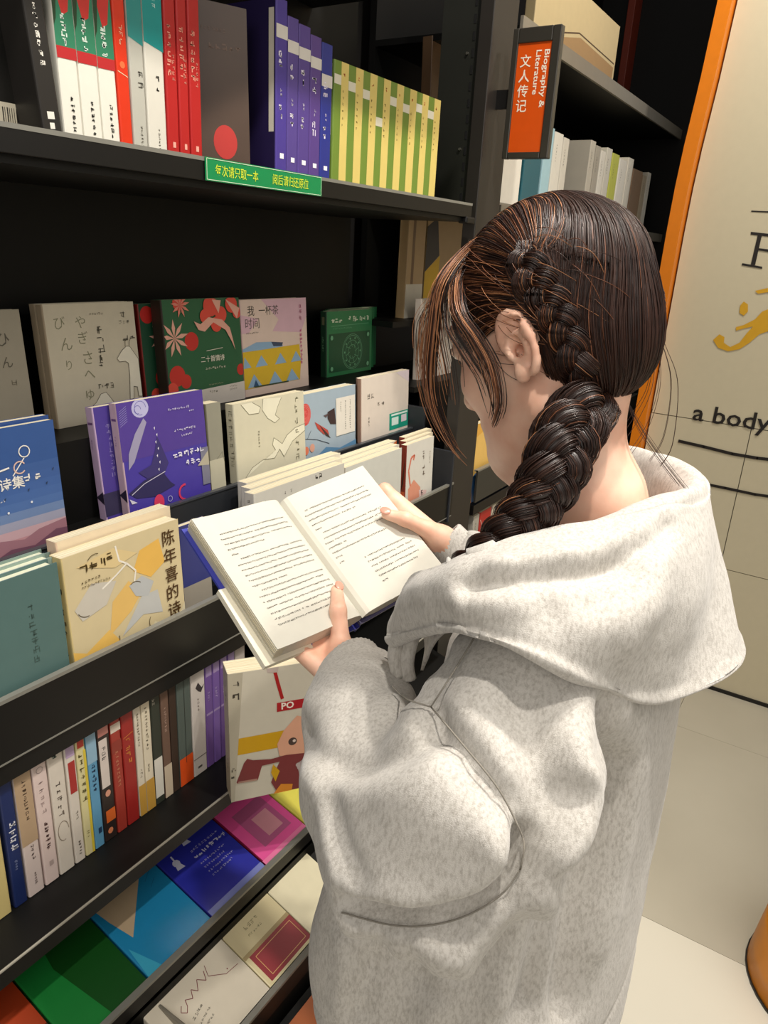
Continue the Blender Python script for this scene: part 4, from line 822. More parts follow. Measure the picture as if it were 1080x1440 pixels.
def fleece_mat(name='fleece', a='aaa59d', b_='c9c5be', fine=1.):
    m = bpy.data.materials.new(name); m.use_nodes = True; nt = m.node_tree; b = nt.nodes['Principled BSDF']
    tc = nt.nodes.new('ShaderNodeTexCoord'); mp = nt.nodes.new('ShaderNodeMapping'); mp.inputs['Scale'].default_value = (1, 1, .38); mp.inputs['Rotation'].default_value = (.5, .3, .0)
    n = nt.nodes.new('ShaderNodeTexNoise'); n.inputs['Scale'].default_value = 340*fine; n.inputs['Detail'].default_value = 6; n.inputs['Roughness'].default_value = .7
    r = nt.nodes.new('ShaderNodeValToRGB'); e = r.color_ramp.elements; e[0].position = .34; e[0].color = (*hexc(a), 1); e[1].position = .56; e[1].color = (*hexc(b_), 1)
    n3 = nt.nodes.new('ShaderNodeTexNoise'); n3.inputs['Scale'].default_value = 1100; bp = nt.nodes.new('ShaderNodeBump'); bp.inputs['Strength'].default_value = .35; bp.inputs['Distance'].default_value = .0012
    nt.links.new(tc.outputs['Object'], mp.inputs[0]); nt.links.new(mp.outputs[0], n.inputs['Vector']); nt.links.new(n.outputs['Fac'], r.inputs[0]); nt.links.new(r.outputs[0], b.inputs['Base Color'])
    nt.links.new(tc.outputs['Object'], n3.inputs['Vector']); nt.links.new(n3.outputs['Fac'], bp.inputs['Height']); nt.links.new(bp.outputs[0], b.inputs['Normal'])
    b.inputs['Roughness'].default_value = .92; b.inputs['Specular IOR Level'].default_value = .15; b.inputs['Sheen Weight'].default_value = .25; b.inputs['Sheen Roughness'].default_value = .5
    return m
SKIN = skin_mat(); FLEECE = fleece_mat(); SEAM = mat('8a857c', .95, .05)

# ------------------------------------------------------------------ the open book (fitted page frame)
S1 = np.array([.7007, .5913, -.3191]); HV = np.array([-.0310, -.1573, -.1018]); LV = np.array([-.1333, .0206, .0092]); RV = np.array([.1231, -.0444, .0326])
hN = unit(HV); lN = unit(LV-hN*LV.dot(hN)); rN = unit(RV-hN*RV.dot(hN)); nL = unit(np.cross(lN, hN)); nR = unit(np.cross(hN, rN))
if nL[2] < 0: nL = -nL
if nR[2] < 0: nR = -nR
HB, WB = .19, .135
ob = thing('open_book', 'open hardback held in both hands, blue boards and white pages of small print', 'book', tuple(S1))
def page_surf(side, s):   # s 0..1 from gutter to fore-edge: position along the side and bulge above the fitted plane
    bul = (.0095 if side < 0 else .006)*(np.sin(pi*min(1, s*1.15)**.55)*(1-s)**.7)-.004*max(0, .06-s)/.06
    return s*WB, bul
def page_pt(side, s, t, lift=0.):
    d, b = page_surf(side, s); D_, N_ = (lN, nL) if side < 0 else (rN, nR)
    return S1+D_*d+N_*(b+lift)+hN*(t*HB)
NS = 26
for side, TH, lab in ((-1, .021, 'page_block'), (1, .012, 'page_block')):
    v = []; f = []; D_, N_ = (lN, nL) if side < 0 else (rN, nR)
    for i in range(NS+1):
        s = i/NS; top = [page_pt(side, s, t) for t in (0, 1)]
        lean = -.004*s
        bot = [S1+D_*(s*WB*.97+.0015)-N_*(TH*(.35+.65*min(1, s*6)))+hN*(t*HB) for t in (0, 1)]
        v += top+bot
    for i in range(NS):
        a, b = 4*i, 4*i+4
        q = [(a, b, b+1, a+1), (a+2, a+3, b+3, b+2), (a, a+2, b+2, b), (a+1, b+1, b+3, a+3)]
        f += q if side > 0 else [x[::-1] for x in q]
    e = 4*NS; f.append((e, e+1, e+3, e+2) if side < 0 else (e, e+2, e+3, e+1))
    v = [np.array(p)-S1 for p in v]
    pb_ = obj('page_block', v, f, mat('cfccc0', .75, .2), ob, True); pb_.data.polygons.foreach_set('use_smooth', [False]*len(pb_.data.polygons))
    # a few loose leaves standing proud at the fore-edge
    for k in range(7 if side < 0 else 3):
        z = TH*(k+.6)/(8 if side < 0 else 4.2); off = .0008+.0013*((k*37) % 5)/5
        p0 = S1+D_*(WB*.9)-N_*z; p1 = S1+D_*(WB*(1-.028*z/TH)+off)-N_*(z+.0003)
        q = [p0-hN*.0006, p1-hN*.0006, p1+hN*(HB+.0006), p0+hN*(HB+.0006)]; q2 = [x-N_*.0004 for x in q]
        obj('leaf', [x-S1 for x in q+q2], [(0, 1, 2, 3), (7, 6, 5, 4), (1, 5, 6, 2), (0, 4, 5, 1), (3, 2, 6, 7)], mat('d9cfb4', .8), ob)
    # board
    e = .0035; z0, z1 = TH+.0003, TH+.003
    q = [S1+D_*(-.004)-N_*z0-hN*e, S1+D_*(WB+e)-N_*z0-hN*e, S1+D_*(WB+e)-N_*z0+hN*(HB+e), S1+D_*(-.004)-N_*z0+hN*(HB+e)]; q2 = [x-N_*(z1-z0) for x in q]
    obj('cover', [x-S1 for x in q+q2], [(0, 1, 2, 3), (7, 6, 5, 4), (0, 4, 5, 1), (1, 5, 6, 2), (2, 6, 7, 3), (3, 7, 4, 0)], mat('3a3f9e', .4) if side < 0 else mat('4a4668', .4), ob)
    if side < 0:
        q = [S1+D_*(WB*.55)-N_*(z0-.0001)+hN*(HB*.47), S1+D_*(WB+e+.004)-N_*(z0-.0001)+hN*(HB*.47), S1+D_*(WB+e+.007)-N_*(z0-.0001)+hN*(HB+e+.002), S1+D_*(WB*.55)-N_*(z0-.0001)+hN*(HB+e+.002)]
        q = [x+N_*.0012 for x in q]; q2 = [x-N_*(z1-z0+.004) for x in q]
        tag(obj('paper_band', [x-S1 for x in q+q2], [(0, 1, 2, 3), (7, 6, 5, 4), (0, 4, 5, 1), (1, 5, 6, 2), (2, 6, 7, 3), (3, 7, 4, 0)], mat('e6e0cc', .6), ob), 'cream paper band wrapped round the blue board')
cp = [S1-nL*.021+lN*-.002, S1-nL*.0225-nR*.004, S1-nR*.0135-nL*.006, S1-nR*.012-rN*.002]
sv = [x+hN*t for x in cp for t in (-.0035, HB+.0035)]; sv2 = [x-unit(nL+nR)*.0025 for x in sv]
obj('spine', [x-S1 for x in sv+sv2], [(0, 1, 3, 2), (2, 3, 5, 4), (4, 5, 7, 6), (8, 10, 11, 9), (10, 12, 13, 11), (12, 14, 15, 13), (0, 2, 10, 8), (2, 4, 12, 10), (4, 6, 14, 12), (1, 9, 11, 3), (3, 11, 13, 5), (5, 13, 15, 7), (0, 8, 9, 1), (6, 7, 15, 14)], mat('3a3f9e', .4), ob)
rr = random.Random(3)
def page_print(side, rows, x0, x1, mir):
    mb = MB()
    def P3(x, y):         # x 0..1 reading direction, y 0..1 down the page
        s = (1-x) if side < 0 else x
        return page_pt(side, s, y, .0004)-S1
    def qd(x, y, w, h): mb.add([P3(x, y), P3(x+w, y), P3(x+w, y+h), P3(x, y+h)][::(1 if side > 0 else 1)], [(0, 3, 2, 1)])
    for (y, a, b) in rows:
        x = a
        cs = .0195
        while x < b:
            if rr.random() > .03:
                for k in range(3):
                    if rr.random() < .55: qd(x+rr.uniform(0, .004), y+rr.uniform(0, .010), cs*rr.uniform(.5, .8), .0022)
                    else: qd(x+rr.uniform(.001, .013), y+rr.uniform(0, .003), .0026, rr.uniform(.006, .012))
            x += cs*.95
    return mb
L_rows = []; y = .15
for i, (a, b) in enumerate(((.16, .86), (.14, .88), (.14, .88), (.14, .52), (.14, .20), (.20, .88), (.14, .88), (.14, .88), (.14, .88), (.14, .86), (.14, .50), (.20, .88), (.14, .84), (.14, .88), (.14, .88), (.14, .86), (.14, .88), (.14, .70))):
    L_rows.append((y, a, b)); y += .0415
R_rows = []; y = .15
for i, (a, b) in enumerate(((.14, .86), (.11, .86), (.11, .86), (.11, .62), (.11, .18), (.16, .86), (.11, .86), (.11, .86), (.11, .30), (.11, .74), (.11, .18), (.11, .16), (.36, .86), (.36, .88), (.36, .88), (.36, .88), (.36, .84), (.36, .42))):
    R_rows.append((y, a, b)); y += .0415
mb = page_print(-1, L_rows, 0, 1, 0); mb2 = page_print(-1, [], 0, 1, 0)
o = mb.build('page_print', mat('3a352d', .8), ob); 
mb = page_print(1, R_rows, 0, 1, 0); mb.build('page_print', mat('3a352d', .8), ob)

# ------------------------------------------------------------------ the girl
HC = np.array([.662, .241, -.060])                      # head centre
HF = unit([.13, .86, -.47]); HL = unit(np.cross([0, 0, 1], HF)); HU = np.cross(HF, HL); HMt = [HL, HF, HU]   # left, forward, up
def H(l, f, u): return HC+HL*l+HF*f+HU*u
B = Field((.36, .03, FLOOR-.01), (1.0, .62, .10), .0033)
# skull, face, jaw
B.ell(H(0, -.003, .018), (.070, .084, .078), HMt, .02); B.ell(H(0, .030, -.030), (.061, .058, .075), HMt, .03)
B.ell(H(0, .046, -.078), (.042, .042, .036), HMt, .035)
B.cone(H(.050, .0, -.072), H(.012, .078, -.104), .020, .016, .03); B.cone(H(-.050, .0, -.072), H(-.012, .078, -.104), .020, .016, .03)
B.cone(H(0, .084, .006), H(0, .102, -.034), .009, .0125, .016); B.ell(H(.010, .094, -.036), (.008, .008, .006), HMt, .008); B.ell(H(-.010, .094, -.036), (.008, .008, .006), HMt, .008)
for sg_ in (1, -1):
    B.ell(H(.033*sg_, .066, -.028), (.020, .018, .018), HMt, .02)                                  # cheek
    B.ell(H(.030*sg_, .092, .012), (.016, .010, .009), HMt, .012, 'sub')                           # eye socket
    B.ell(H(.030*sg_, .078, .010), (.0125, .010, .010), HMt, .004)                                 # lid
    B.cone(H(.014*sg_, .086, .028), H(.042*sg_, .074, .028), .006, .005, .012)                     # brow
B.cone(H(-.017, .087, -.062), H(.017, .087, -.062), .0055, .0055, .008); B.cone(H(-.014, .085, -.073), H(.014, .085, -.073), .006, .006, .008)
B.ell(H(0, .084, -.096), (.016, .014, .014), HMt, .015)
# ears
for sg_ in (1, -1):
    e0 = H(.070*sg_, -.010, -.012); eo = HL*sg_; ring = []
    for k in range(12):
        a = radians(-70+k*25); ring.append(e0+eo*(.011+.004*cos(a))+(-HF)*(.0165*cos(a)-.001-.003*sin(a))+HU*(.027*sin(a)-.004))
    B.cone(e0-eo*.005, e0+eo*.004, .013, .012, .01)
    B.ell(e0+eo*.007-HF*.001, (.005, .0155, .026), HMt, .004)
    rs = [.0045, .0036, .0034, .0036, .004, .0042, .0042, .0040, .0036, .0034, .0034, .0034]
    B.chain(ring[:11], rs, .0035)
    B.ell(e0+eo*.009+HU*-.027+HF*.006, (.005, .0075, .009), HMt, .006)                             # lobe
    B.chain([e0+eo*.011+HU*.012-HF*.004, e0+eo*.011+HU*.002-HF*.009, e0+eo*.011-HU*.010-HF*.007], [.003, .0032, .003], .004)   # antihelix
    B.ell(e0+eo*.013+HF*.003-HU*.006, (.0085, .0070, .0110), HMt, .002, 'sub'); B.ell(e0+eo*.003+HF*.005-HU*.007, (.014, .0038, .0055), HMt, .002, 'sub'); B.ell(e0+eo*.0135-HF*.003+HU*.013, (.0062, .0095, .0052), HMt, .002, 'sub'); B.chain([e0+eo*.0115-HF*.011+HU*.012, e0+eo*.0115-HF*.0125, e0+eo*.0115-HF*.010-HU*.014], [.0022, .0024, .0022], .002, 'sub')
    B.ell(e0+eo*.009+HF*.0115-HU*.008, (.005, .0035, .006), HMt, .004)                             # tragus
# neck and torso
B.chain([H(0, -.018, -.05), (.665, .205, -.17), (.665, .180, -.21), (.665, .155, -.29)], [.042, .041, .043, .055], .02)
B.cone(H(0, .02, -.075), (.665, .205, -.26), .032, .040, .03)
B.chain([(.665, .140, -.28), (.54, .165, -.340)], [.036, .036], .04); B.chain([(.665, .140, -.28), (.79, .165, -.340)], [.036, .036], .04)
B.ell((.665, .180, -.43), (.118, .068, .14), None, .05); B.ell((.66, .19, -.60), (.115, .075, .16), None, .05); B.ell((.655, .19, -.76), (.145, .095, .12), None, .05)
# legs and feet
for x in (.575, .735):
    B.chain([(x, .19, -.80), (x, .20, -1.12), (x, .185, -1.46)], [.080, .052, .036], .03); B.cone((x, .175, -1.50), (x-.01, .30, -1.515), .033, .026, .02)
# arms
WL = np.array([.595, .392, -.440]); EL = np.array([.480, .205, -.475]); WR = np.array([.845, .405, -.385]); ER = np.array([.885, .235, -.52])
B.chain([(.525, .172, -.350), EL, WL], [.040, .036, .0235], .015); B.chain([(.805, .172, -.350), ER, WR], [.040, .036, .0235], .015)
# left hand: thumb on the page, palm and four fingers under the book
def PP(side, u, v, lift=0.):   # point of the page plane under pixel (u, v)
    D_, N_ = (lN, nL) if side < 0 else (rN, nR); r = ray(u, v); P = r*(S1.dot(N_)/r.dot(N_)); return P+N_*lift
tip = PP(-1, 468, 838, .011); kn = PP(-1, 468, 868, .014); bs = PP(-1, 484, 905, -.008)
palm = WL*.45+bs*.55-nL*.012
B.chain([tip, kn, bs, palm], [.0078, .0095, .0118, .017], .006)
B.cone(WL, palm, .0225, .020, .015)
uk = [S1+lN*(.030+.0195*k)+hN*(HB-.018-.006*abs(k-1.3))-nL*(.0365) for k in range(4)]     # knuckles under the left board
B.ell((palm+uk[1]+uk[2])/3+rN*.014+np.array([0, 0, -.008]), (.027, .034, .013), [lN, hN, nL], .015)
for k in range(4):
    ln = (.044, .052, .048, .038)[k]; k0 = uk[k]; m_ = k0-hN*ln*.55-nL*.003+rN*.0; t_ = k0-hN*ln+nL*.004
    B.chain([palm-nL*.010+lN*.012*(k-1.2), k0, m_, t_], [.0115, .0092, .0082, .0068], .005)
# right hand: thumb on the right page near its edge, fingers behind the book
tR = PP(1, 541, 729, .010); kR = PP(1, 566, 738, .014); bR = PP(1, 600, 747, .004)
pR = bR*.5+WR*.5
B.chain([tR, kR, bR, pR], [.0075, .0095, .0115, .017], .006); B.cone(WR, pR, .0225, .020, .015)
for k in range(4):
    e_ = S1+rN*(WB+.012)+hN*(HB*(.22+.105*k))-nR*.014
    ln = (.052, .056, .050, .038)[k]
    m_ = S1+rN*(WB-.012)+hN*(HB*(.21+.105*k))-nR*.026; t_ = S1+rN*(WB-.012-ln*.7)+hN*(HB*(.20+.105*k))-nR*.0245
    B.chain([pR+hN*(.008*(k-1)), e_, m_, t_], [.0125, .0098, .0084, .0068], .005)
P, Q = B.mesh(1)
girl = thing('person', 'person with a dark side braid and light grey hoodie, reading the open book', 'person', (.66, .19, FLOOR))
off = np.array([.66, .19, FLOOR])
body = npmesh('body', P-off, Q, SKIN, girl)
# nails, eyes, lips
def ellip(name, c, r, M, m, parent=girl, n=14):
    v = []; f = []; M = np.array(M)
    for i in range(n+1):
        a = pi*i/n
        for j in range(n*2): b = pi*j/n; q = np.array([r[0]*sin(a)*cos(b), r[1]*sin(a)*sin(b), r[2]*cos(a)]); v.append(np.array(c)+M.T@q-off)
    k = n*2
    for i in range(n):
        for j in range(k): f.append((i*k+j, (i+1)*k+j, (i+1)*k+(j+1) % k, i*k+(j+1) % k))
    return obj(name, v, f, m, parent, True)
NAIL = mat('d99a86', .25, .5)
def nail(t, k, N_, name='fingernail'):
    d = unit(t-k); n_ = unit(N_-d*N_.dot(d)); s_ = np.cross(d, n_); ellip(name, t+d*.0005+n_*.0071+d*.001, (.0058, .0078, .0020), [s_, d, n_], NAIL)
nail(tip, kn, nL); nail(tR, kR, nR)
for sg_ in (1, -1):
    ellip('eye', H(.030*sg_, .0795, .008), (.010, .0095, .0062), HMt, mat('e8e2da', .2)); ellip('eyelid', H(.030*sg_, .0812, .0115), (.0118, .0095, .0052), HMt, SKIN)
ellip('lips', H(0, .0925, -.0665), (.017, .0045, .006), HMt, mat('c4766a', .4))

# trousers and shoes (below the frame)
T_ = Field((.44, .02, FLOOR+.03), (.88, .34, -.68), .008)
for x in (.575, .735): T_.chain([(x, .19, -.80), (x, .195, -1.12), (x, .19, -1.47)], [.098, .078, .068], .03)
T_.ell((.655, .19, -.76), (.165, .115, .10), None, .04)
P, Q = T_.mesh(2); npmesh('trousers', P-off, Q, mat('23252b', .85, .2), girl)
for x in (.575, .735):
    T_ = Field((x-.07, .08, FLOOR-.01), (x+.06, .39, -1.42), .006)
    T_.cone((x, .16, -1.495), (x-.008, .315, -1.512), .044, .036, .02); T_.cone((x, .15, -1.47), (x, .16, -1.49), .042, .042, .02)
    T_.apply(lambda X, Y, Z: (Z-(FLOOR+.002))+X*0+Y*0, (x-.07, .08, FLOOR-.01), (x+.06, .39, FLOOR+.01), .001, 'sub')
    P, Q = T_.mesh(1); npmesh('shoe', P-off, Q, mat('dcdad2', .6), girl)

# ------------------------------------------------------------------ hoodie
K = Field((.30, .00, -.92), (1.02, .50, -.16), .0055)
def torso(X, Y, Z):
    t = np.clip((-.30-Z)/.55, 0, 1); cx = .682-.015*t; cy = .180+.014*t
    rx = .178+.030*t; ry = .100+.036*t
    q = (np.abs((X-cx)/rx)**2.3+np.abs((Y-cy)/ry)**2.3)**(1/2.3)
    d = (q-1)*np.minimum(rx, ry)
    top = (Z+.280)+np.abs(X-.665)*.30+np.abs(Y-.16)*.25
    bot = -.812-Z
    m = np.maximum(d, top*.9); h = np.clip(.05-np.abs(d-top), 0, None)/.05; m = m+h*h*.0125
    return np.maximum(m, bot)
K.apply(torso, (.30, .00, -.92), (1.02, .50, -.16), .03)
LS = [(.530, .165, -.345), (.462, .178, -.412), (.446, .216, -.474), (.478, .280, -.464), (.530, .342, -.447), (.572, .375, -.440)]
LR = [.076, .083, .087, .072, .056, .041]
K.chain(LS, LR, .010)
K.chain([(.815, .165, -.345), (.875, .195, -.43), (.885, .245, -.49), (.870, .32, -.455), (.852, .385, -.395)], [.080, .088, .088, .070, .042], .035)
K.ell((.500, .300, -.70), (.060, .055, .16), None, .06)          # pocket front bulge
K.cone((.53, .325, -.71), (.62, .33, -.72), .03, .03, .06)
# openings
K.cone(WL, WL+(WL-EL)*.6, .029, .040, .006, 'sub'); K.cone(WR, WR+(WR-ER)*.6, .029, .040, .006, 'sub')
K.ell((.64, .195, -.86), (.205, .115, .10), None, .01, 'sub'); K.cone((.665, .16, -.20), (.665, .165, -.30), .062, .056, .01, 'sub')
P, Q = K.mesh(3)
N = vnormals(P, Q)
def X3(u, v, X): return onX(u, v, X)
def fold(P, N, px, X, w, amp, name=None):
    """crease (negative) or ridge along a line drawn over the surface"""
    pts = np.array([onX(u, v, X_) for (u, v), X_ in zip(px, X)]) ; d = seg_dist(P, pts); return N*(amp*np.exp(-(d/w)**2))[:, None]
# place fold lines on the real surface: nearest vertex towards the camera
def surf_line(px, n=14):
    pts = spl([(u, v) for u, v in px], n); D_ = P/np.linalg.norm(P, axis=1)[:, None]; out = []
    for u, v in pts:
        r = unit(ray(u, v)); c = D_@r; m = c > .99990
        if not m.any(): m = c > c.max()-1e-6
        i = np.where(m)[0]; j = i[np.argmin(np.linalg.norm(P[i], axis=1))]; out.append(r*np.linalg.norm(P[j]))
    return np.array(out)
FOLDS = [ # pixel line, width, height (- crease, + ridge)
 ([(416, 1030), (440, 1062), (500, 1075), (560, 1060), (600, 1030)], .014, -.011), ([(430, 985), (480, 975), (540, 985), (590, 1005)], .016, .006),
 ([(425, 1085), (480, 1110), (560, 1110), (620, 1080)], .020, .008), ([(462, 1130), (475, 1190), (500, 1240)], .012, -.009), ([(440, 1110), (448, 1180), (462, 1240)], .010, .006),
 ([(600, 1000), (650, 1060), (700, 1120), (735, 1180), (733, 1225), (700, 1262), (640, 1290), (560, 1303), (480, 1285)], .013, -.016), ([(742, 1190), (738, 1235), (704, 1275), (640, 1303), (560, 1316), (478, 1296)], .011, -.030), ([(715, 1190), (705, 1235), (650, 1268), (560, 1280), (490, 1262)], .016, .009),
 ([(560, 1170), (620, 1150), (680, 1170)], .03, .006), ([(730, 1000), (745, 1080), (750, 1160)], .018, -.009), ([(660, 930), (700, 1000), (715, 1080)], .016, .006),
 ([(870, 1010), (880, 1060), (868, 1130), (850, 1230), (825, 1330), (812, 1440)], .020, -.034), ([(905, 1000), (905, 1100), (885, 1230), (860, 1340)], .020, .008),
 ([(820, 1000), (860, 1030), (850, 1100), (810, 1190), (760, 1290), (710, 1440)], .020, .010), ([(790, 1120), (760, 1200), (700, 1280), (640, 1330)], .014, -.018), ([(800, 1090), (775, 1180), (720, 1265), (650, 1350), (600, 1440)], .017, .014),
 ([(560, 1310), (575, 1370), (620, 1400), (640, 1370)], .011, -.008), ([(530, 1300), (520, 1370), (500, 1440)], .014, -.010), ([(470, 1300), (480, 1360), (470, 1440)], .014, .009), ([(770, 1240), (740, 1340), (725, 1440)], .018, -.018),
 ([(800, 1050), (816, 1105), (803, 1155), (765, 1240), (715, 1420)], .016, .016), ([(852, 1150), (810, 1250), (765, 1350), (750, 1440)], .020, -.026), ([(640, 1000), (690, 1080), (725, 1170)], .02, .008), ([(545, 960), (600, 985), (615, 998)], .008, -.006), ([(600, 890), (640, 900), (600, 950), (560, 975)], .014, .006), ([(470, 925), (530, 930), (560, 960)], .010, -.006), ([(440, 935), (470, 950), (520, 955)], .012, .005)]
dsp = np.zeros_like(P)
for px, w, a in FOLDS:
    L = surf_line(px); d = seg_dist(P, L); dsp += N*(a*np.exp(-(d/w)**2))[:, None]
dsp += N*(noise3(P*np.array([1, 1, .6]), 34, 5)*.0035+noise3(P, 80, 9)*.0011)[:, None]
dsp -= N*(.006*np.exp(-((P[:, 2]+.757)/.006)**2))[:, None]
P0 = P.copy(); P = P+dsp
hood_body = npmesh('hoodie', P-off, Q, FLEECE, girl)
tag(hood_body, 'oversized light grey fleece hoodie')
SN = [[(672, 888), (650, 925), (628, 960), (606, 994)], [(606, 994), (650, 1046), (700, 1108), (730, 1165), (737, 1190), (732, 1222)], [(732, 1222), (705, 1258), (655, 1288), (600, 1302), (545, 1300), (480, 1283)], [(606, 994), (570, 982), (552, 965)],]
for s_ in SN:
    L = surf_line(s_, 24); L = L*(1-.0008/np.linalg.norm(L, axis=1)[:, None]); MB().tube(L-off, .0007, 6).build('seam', SEAM, girl, True)
# cuffs (ribbed)
def cuff(c0, c1, r0, r1):
    mb = MB(); d = unit(c1-c0); a = unit(np.cross(d, [0, 0, 1])); b = np.cross(d, a); n = 72; base = len(mb.v); prof = [(0, r0), (.3, r0*1.02), (.7, r1*1.03), (.96, r1*1.02), (1.0, r1*.97), (.98, r1*.90), (.6, r1*.88)]
    L_ = np.linalg.norm(c1-c0)
    for t, r in prof:
        for k in range(n):
            an = 2*pi*k/n; rr_ = r+(.0006 if k % 2 else -.0004); mb.v.append(tuple(c0+d*t*L_+(a*cos(an)+b*sin(an))*rr_-off))
    for i in range(len(prof)-1):
        for k in range(n): mb.f.append((i*n+k, i*n+(k+1) % n, (i+1)*n+(k+1) % n, (i+1)*n+k)); mb.m.append(0)
    return mb.build('cuff', FLEECE, girl, True)
cuff(WL+(WL-EL)*-.14, WL+(WL-EL)*.06+np.array([0, 0, .001]), .040, .0315); cuff(WR+(WR-ER)*-.16, WR+(WR-ER)*.10, .040, .0315)

# hood lying open on the shoulders: rim loop and lower edge, lofted into a thick cloth ring
RIM = [onX(575, 868, .575), onX(600, 815, .54), onX(640, 800, .515), onX(700, 775, .51), onX(810, 748, .56), (.625, .118, -.190), onX(975, 690, .70)+np.array([0, 0, .004]), onX(960, 655, .745), onX(890, 632, .80), (.815, .215, -.200), (.80, .262, -.235), (.755, .300, -.285), (.70, .318, -.345)]
LOW = [onX(548, 900, .545), onX(585, 890, .50), onX(622, 884, .468), onX(680, 896, .450), onX(760, 927, .452), onX(840, 966, .490), onX(925, 984, .575), onX(1042, 930, .675), (.80, .062, -.345), (.855, .12, -.315), (.86, .19, -.30), (.83, .26, -.33), (.745, .312, -.395)]
BUL = [.006, .012, .018, .022, .024, .024, .020, .012, .016, .018, .015, .012, .006]
ns = 180; R_ = spl(RIM, ns); L_ = spl(LOW, ns); bu = spl([(b, 0, 0) for b in BUL], ns)[:, 0]
cen = np.array([.665, .175, -.30]); prof = []
nt_k = 22; V = []
for i in range(ns):
    r, l = R_[i], L_[i]; d = l-r; out = r-cen; out[2] = 0; out = unit(out); dn = unit(d); nn = unit(out-dn*out.dot(dn)); 
    ring = []
    s_ = i/(ns-1); roll = .0125
    # inner side: rises from the neck, over the rolled rim, down the outside, under the hem
    inn = r-out*.018+np.array([0, 0, -.060])
    ring += [inn, r-out*.020+np.array([0, 0, -.035]), r-out*.016+np.array([0, 0, -.014]), r-out*.009+np.array([0, 0, -.002]), r+np.array([0, 0, .003]), r+out*.009+np.array([0, 0, .001]), r+out*.0135+np.array([0, 0, -.008])]
    for k in range(1, nt_k):
        t = k/nt_k; q = r+d*t+nn*(.011*(1-t)+bu[i]*sin(pi*t)**.9); 
        ring.append(q)
    ring += [l+nn*.004, l-dn*.0-nn*.001+dn*.003, l-nn*.008+dn*.002, l-nn*.012-dn*.012, l-nn*.014-dn*.035]
    V.append(ring)
V = np.array(V); m = V.shape[1]; P = V.reshape(-1, 3)
i0 = np.arange(ns-1)[:, None]*m+np.arange(m-1)[None, :]; Qh = np.stack([i0, i0+1, i0+m+1, i0+m], -1).reshape(-1, 4)
# subdivide finely through a second spline pass
def fine(V, a, b):
    W1 = np.array([spl(V[i], b) for i in range(V.shape[0])]); return np.array([spl(W1[:, j], a) for j in range(b)]).transpose(1, 0, 2)
V = fine(V, 300, 96); m = V.shape[1]; n_ = V.shape[0]; P = V.reshape(-1, 3)
i0 = np.arange(n_-1)[:, None]*m+np.arange(m-1)[None, :]; Qh = np.stack([i0, i0+m, i0+m+1, i0+1], -1).reshape(-1, 4)
N = vnormals(P, Qh)
if (N*(P-cen)).sum() < 0 : Qh = Qh[:, ::-1]; N = -N
HF_ = [([(945, 735), (930, 752), (900, 770), (840, 795), (760, 805), (690, 812), (650, 825)], .011, -.014), ([(980, 672), (945, 715), (890, 745), (830, 770), (760, 785), (690, 795)], .010, .005), ([(700, 790), (740, 800), (800, 775)], .010, .004), ([(870, 790), (825, 825), (780, 850)], .018, -.008), ([(930, 760), (935, 830), (900, 900)], .022, .006),
       ([(800, 830), (850, 860), (900, 850)], .025, .007), ([(900, 800), (880, 830), (840, 850)], .012, -.007), ([(640, 845), (680, 842), (730, 850)], .012, .004), ([(960, 660), (900, 655), (890, 680)], .006, -.006)]
dsp = np.zeros_like(P)
for px, w, a in HF_:
    L = surf_line(px); d = seg_dist(P, L); dsp += N*(a*np.exp(-(d/w)**2))[:, None]
dsp += N*(noise3(P, 40, 3)*.0028+noise3(P, 110, 4)*.0011)[:, None]
P = P+dsp
ho = npmesh('hood', P-off, Qh, FLEECE, girl); md = ho.modifiers.new('thick', 'SOLIDIFY'); md.thickness = .003; md.offset = -1
# drawstring and front edges at the chest
for px, X_ in (([(588, 858), (568, 880), (556, 915), (560, 950)], .555), ([(600, 862), (582, 890), (572, 930), (575, 955)], .56)):
    L = [onX(u, v, X_) for u, v in px]; MB().tube(spl(L, 20)-off, .0075, 10).build('hood_front_edge', FLEECE, girl, True)

# ------------------------------------------------------------------ hair
def hair_mat(name, c, c2, rough=.34):
    m = bpy.data.materials.new(name); m.use_nodes = True; nt = m.node_tree; b = nt.nodes['Principled BSDF']
    tc = nt.nodes.new('ShaderNodeTexCoord'); n = nt.nodes.new('ShaderNodeTexNoise'); n.inputs['Scale'].default_value = 120; n.inputs['Detail'].default_value = 3
    r = nt.nodes.new('ShaderNodeMix'); r.data_type = 'RGBA'; r.inputs[6].default_value = (*hexc(c), 1); r.inputs[7].default_value = (*hexc(c2), 1)
    nt.links.new(tc.outputs['Object'], n.inputs['Vector']); nt.links.new(n.outputs['Fac'], r.inputs[0]); nt.links.new(r.outputs[2], b.inputs['Base Color'])
    b.inputs['Roughness'].default_value = rough; b.inputs['Specular IOR Level'].default_value = .45; b.inputs['IOR'].default_value = 1.55
    return m
HM = [hair_mat('hair_dark', '1e120e', '2a1812', .42), hair_mat('hair_brown', '2c1911', '40251a', .4), hair_mat('hair_light', '6a402a', '84543a', .4), hair_mat('hair_tip', '9c6642', 'b47e56', .4)]
